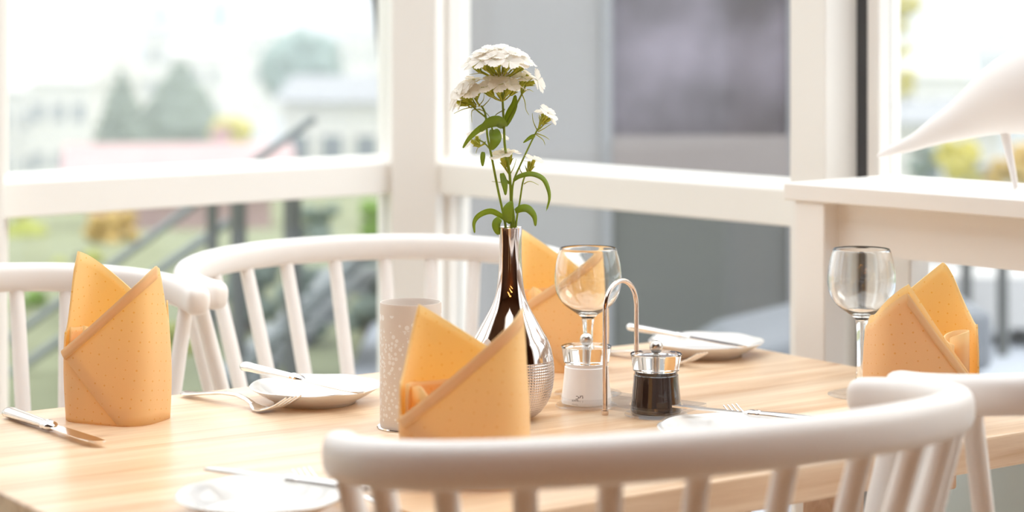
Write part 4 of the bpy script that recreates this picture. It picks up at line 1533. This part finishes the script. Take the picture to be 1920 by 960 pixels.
sh = [(40, 415, 520, 130, 15.5, 'f_yellow', 'yellow green shrub at the far left under the window rail'),
      (210, 400, 480, 120, 14.5, 'f_orange', 'ochre shrub under the left window rail, beside the sloping handrail'),
      (150, 480, 590, 150, 12.5, 'f_yellow', 'yellow green shrub right behind the left napkin'),
      (30, 540, 640, 110, 10.5, 'f_bright', 'bright green shrub at the left edge behind the chair spindle'),
      (320, 600, 740, 120, 9.0, 'f_yellow', 'yellow green shrub seen below the two chair arm ends'),
      (470, 470, 600, 120, 9.6, 'f_grey', 'grey green shrub behind the left spindles of the far chair'),
      (580, 500, 640, 130, 9.2, 'f_grey', 'grey green shrub behind the middle spindles of the far chair'),
      (690, 500, 620, 110, 9.0, 'f_grey', 'grey green shrub beside the corner post'),
      (590, 380, 450, 100, 14.0, 'f_grey', 'grey green bush under the window rail near the corner post'),
      (700, 375, 450, 60, 13.0, 'f_bright', 'small green bush against the corner post')]
for (px, a, b, w, Y, mm, lb) in sh:
    tree('garden_shrub', px, a, b, w, Y, M[mm], lb, 'shrub', 'shrub', 'shrubs in the garden left', base=-0.16)
sh2 = [(1722, 455, 505, 90, 14.0, 'f_bright', 'bright green shrub under the console, left of the ochre one'),
       (1835, 460, 512, 100, 14.5, 'f_orange', 'ochre shrub under the console behind the right napkin'),
       (1800, 265, 345, 90, 24, 'f_olive', 'olive yellow shrub beneath the belly of the bird figure'),
       (1900, 262, 345, 100, 24, 'f_orange', 'ochre shrub behind the leg of the bird figure'),
       (1695, -40, 215, 60, 40, 'f_olive', 'tall pale olive tree beside the right window post'),
       (1730, 265, 330, 60, 30, 'f_grey', 'grey green shrub under the tail of the bird figure')]
for (px, a, b, w, Y, mm, lb) in sh2:
    tree('garden_shrub', px, a, b, w, Y, M[mm], lb, 'shrub', 'shrub', 'shrubs in the garden right', base=-0.16)

def house(px, py_base, w, d, h, Y, rz, wall, roof, label, rh=None, nwin=3, floors=2):
    c = at(px, py_base, Y)
    root = empty('house', (c.x, Y, c.z), rz, label, 'house')
    rh = rh or w * 0.35
    MB().box(-w / 2, w / 2, -d / 2, d / 2, -6.0, h).build('wall', wall, root, smooth=False)
    ov = 0.3
    vs = [(-w / 2 - ov, -d / 2 - ov, h), (w / 2 + ov, -d / 2 - ov, h), (w / 2 + ov, d / 2 + ov, h), (-w / 2 - ov, d / 2 + ov, h), (-w / 2 - ov, 0, h + rh), (w / 2 + ov, 0, h + rh)]
    MB().add(vs, [(0, 1, 5, 4), (2, 3, 4, 5), (1, 2, 5), (3, 0, 4), (0, 3, 2, 1)]).build('roof', roof, root, smooth=False)
    MB().box(w * .2, w * .2 + .1 * w, d * .1, d * .1 + .1 * w, h, h + rh + .08 * w).build('chimney', wall, root, smooth=False)
    for fl in range(floors):
        for i in range(nwin):
            x = -w / 2 + w * (i + .5) / nwin
            z = h - 1.6 - 2.6 * fl
            fr = MB().box(x - .45, x + .45, -d / 2 - .06, -d / 2, z - .6, z + .6).build('window', M['frame'], root, smooth=False)
            MB().box(x - .37, x + .37, -d / 2 - .08, -d / 2 - .06, z - .52, z + .52).build('pane', M['pane_dark'], fr, smooth=False)
    return root
W_ = M['white_render']
house(55, 330, 4.2, 6, 5.0, 120, R(12), W_, W_, 'bright white house at the far left of the left window', 2.2)
house(165, 325, 3.6, 6, 5.0, 112, R(-18), W_, W_, 'bright white gabled house left of the spruces', 2.4)
house(330, 330, 3.6, 3.2, 0.4, 66, R(8), W_, M['roof_mauve'], 'house with a broad mauve roof below the spruce', 0.95, 2, 1)
house(305, 135, 3.2, 6, 3.0, 170, R(10), W_, M['roof_grey'], 'small pale house above the spruce tops', 1.2)
house(395, 185, 4.2, 6, 3.4, 160, R(-12), W_, W_, 'white house between the spruce and the rounded tree', 1.6)
house(505, 100, 4.0, 6, 2.0, 200, R(5), W_, W_, 'distant white house above left of the rounded tree', 1.4)
house(655, 330, 3.4, 5, 2.6, 70, R(-8), W_, M['roof_grey'], 'pale house low beside the corner post in the left window', 0.8)
house(120, 130, 6, 6, 3, 210, R(-5), M['white_render'], M['roof_grey'], 'distant pale house high at the left of the left window', 1.6)
house(335, 470, 2.0, 2.4, 0.9, 24, R(10), M['roof_pink'], M['roof_pink'], 'low pinkish shed under the left window rail', 0.35, 2, 1)
house(690, 120, 5, 6, 2.4, 190, R(8), W_, M['roof_grey'], 'distant pale house right of the rounded tree', 1.4)
house(1742, 225, 3.4, 5, 2.2, 100, R(-6), W_, W_, 'white house in the right window behind the tail of the bird', 1.2)
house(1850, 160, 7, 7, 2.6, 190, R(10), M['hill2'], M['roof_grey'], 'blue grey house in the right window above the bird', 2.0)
house(1740, 330, 2.6, 4, 1.5, 55, R(5), W_, M['roof_grey'], 'low pale house under the tail of the bird figure', 0.5, 2, 1)

# white bench and dark posts on the terrace, right window
bench = empty('garden_bench', (at(1880, 590, 8.4).x, 8.4, -0.02), R(-4), 'long low white bench on the terrace behind the right napkin', 'bench')
MB().box(-0.70, 0.85, -0.2, 0.2, 0.07, 0.28).build('seat', M['white_render'], bench, smooth=False, bevel=0.01)
MB().box(-0.70, 0.85, 0.2, 0.24, 0.07, 0.31).build('back_board', M['white_render'], bench, smooth=False, bevel=0.01)
for x in (-0.6, 0.1, 0.75):
    MB().box(x - .04, x + .04, -0.18, 0.18, 0, 0.07).build('leg', M['post_dark'], bench, smooth=False)
for i, px in enumerate((1812, 1880)):
    c = at(px, 590, 8.0)
    o = MB().tube([(0, 0, 0), (0, 0, 0.46)], 0.022, 10).build('terrace_post', M['post_dark'])
    o.location = (c.x, 8.0, -0.02)
    tag(o, ('dark terrace post behind the right napkin, the left of two', 'dark terrace post right of the right napkin, the right of two')[i], 'post', 'dark posts on the terrace')

# ------------------------------------------------------------------ hazy air over the valley
hz_m = bpy.data.materials.new('valley_haze')
hz_m.use_nodes = True
t = hz_m.node_tree
t.nodes.clear()
o = t.nodes.new('ShaderNodeOutputMaterial')
v = t.nodes.new('ShaderNodeVolumeScatter')
v.inputs['Color'].default_value = (0.64, 0.69, 0.79, 1)
v.inputs['Density'].default_value = 0.005
v.inputs['Anisotropy'].default_value = 0.0
t.links.new(v.outputs[0], o.inputs['Volume'])
hb = MB().box(-230, 230, 16, 640, -22, 60).build('valley_haze', hz_m, smooth=False)
tag(hb, 'pale haze hanging over the valley', kind='stuff')
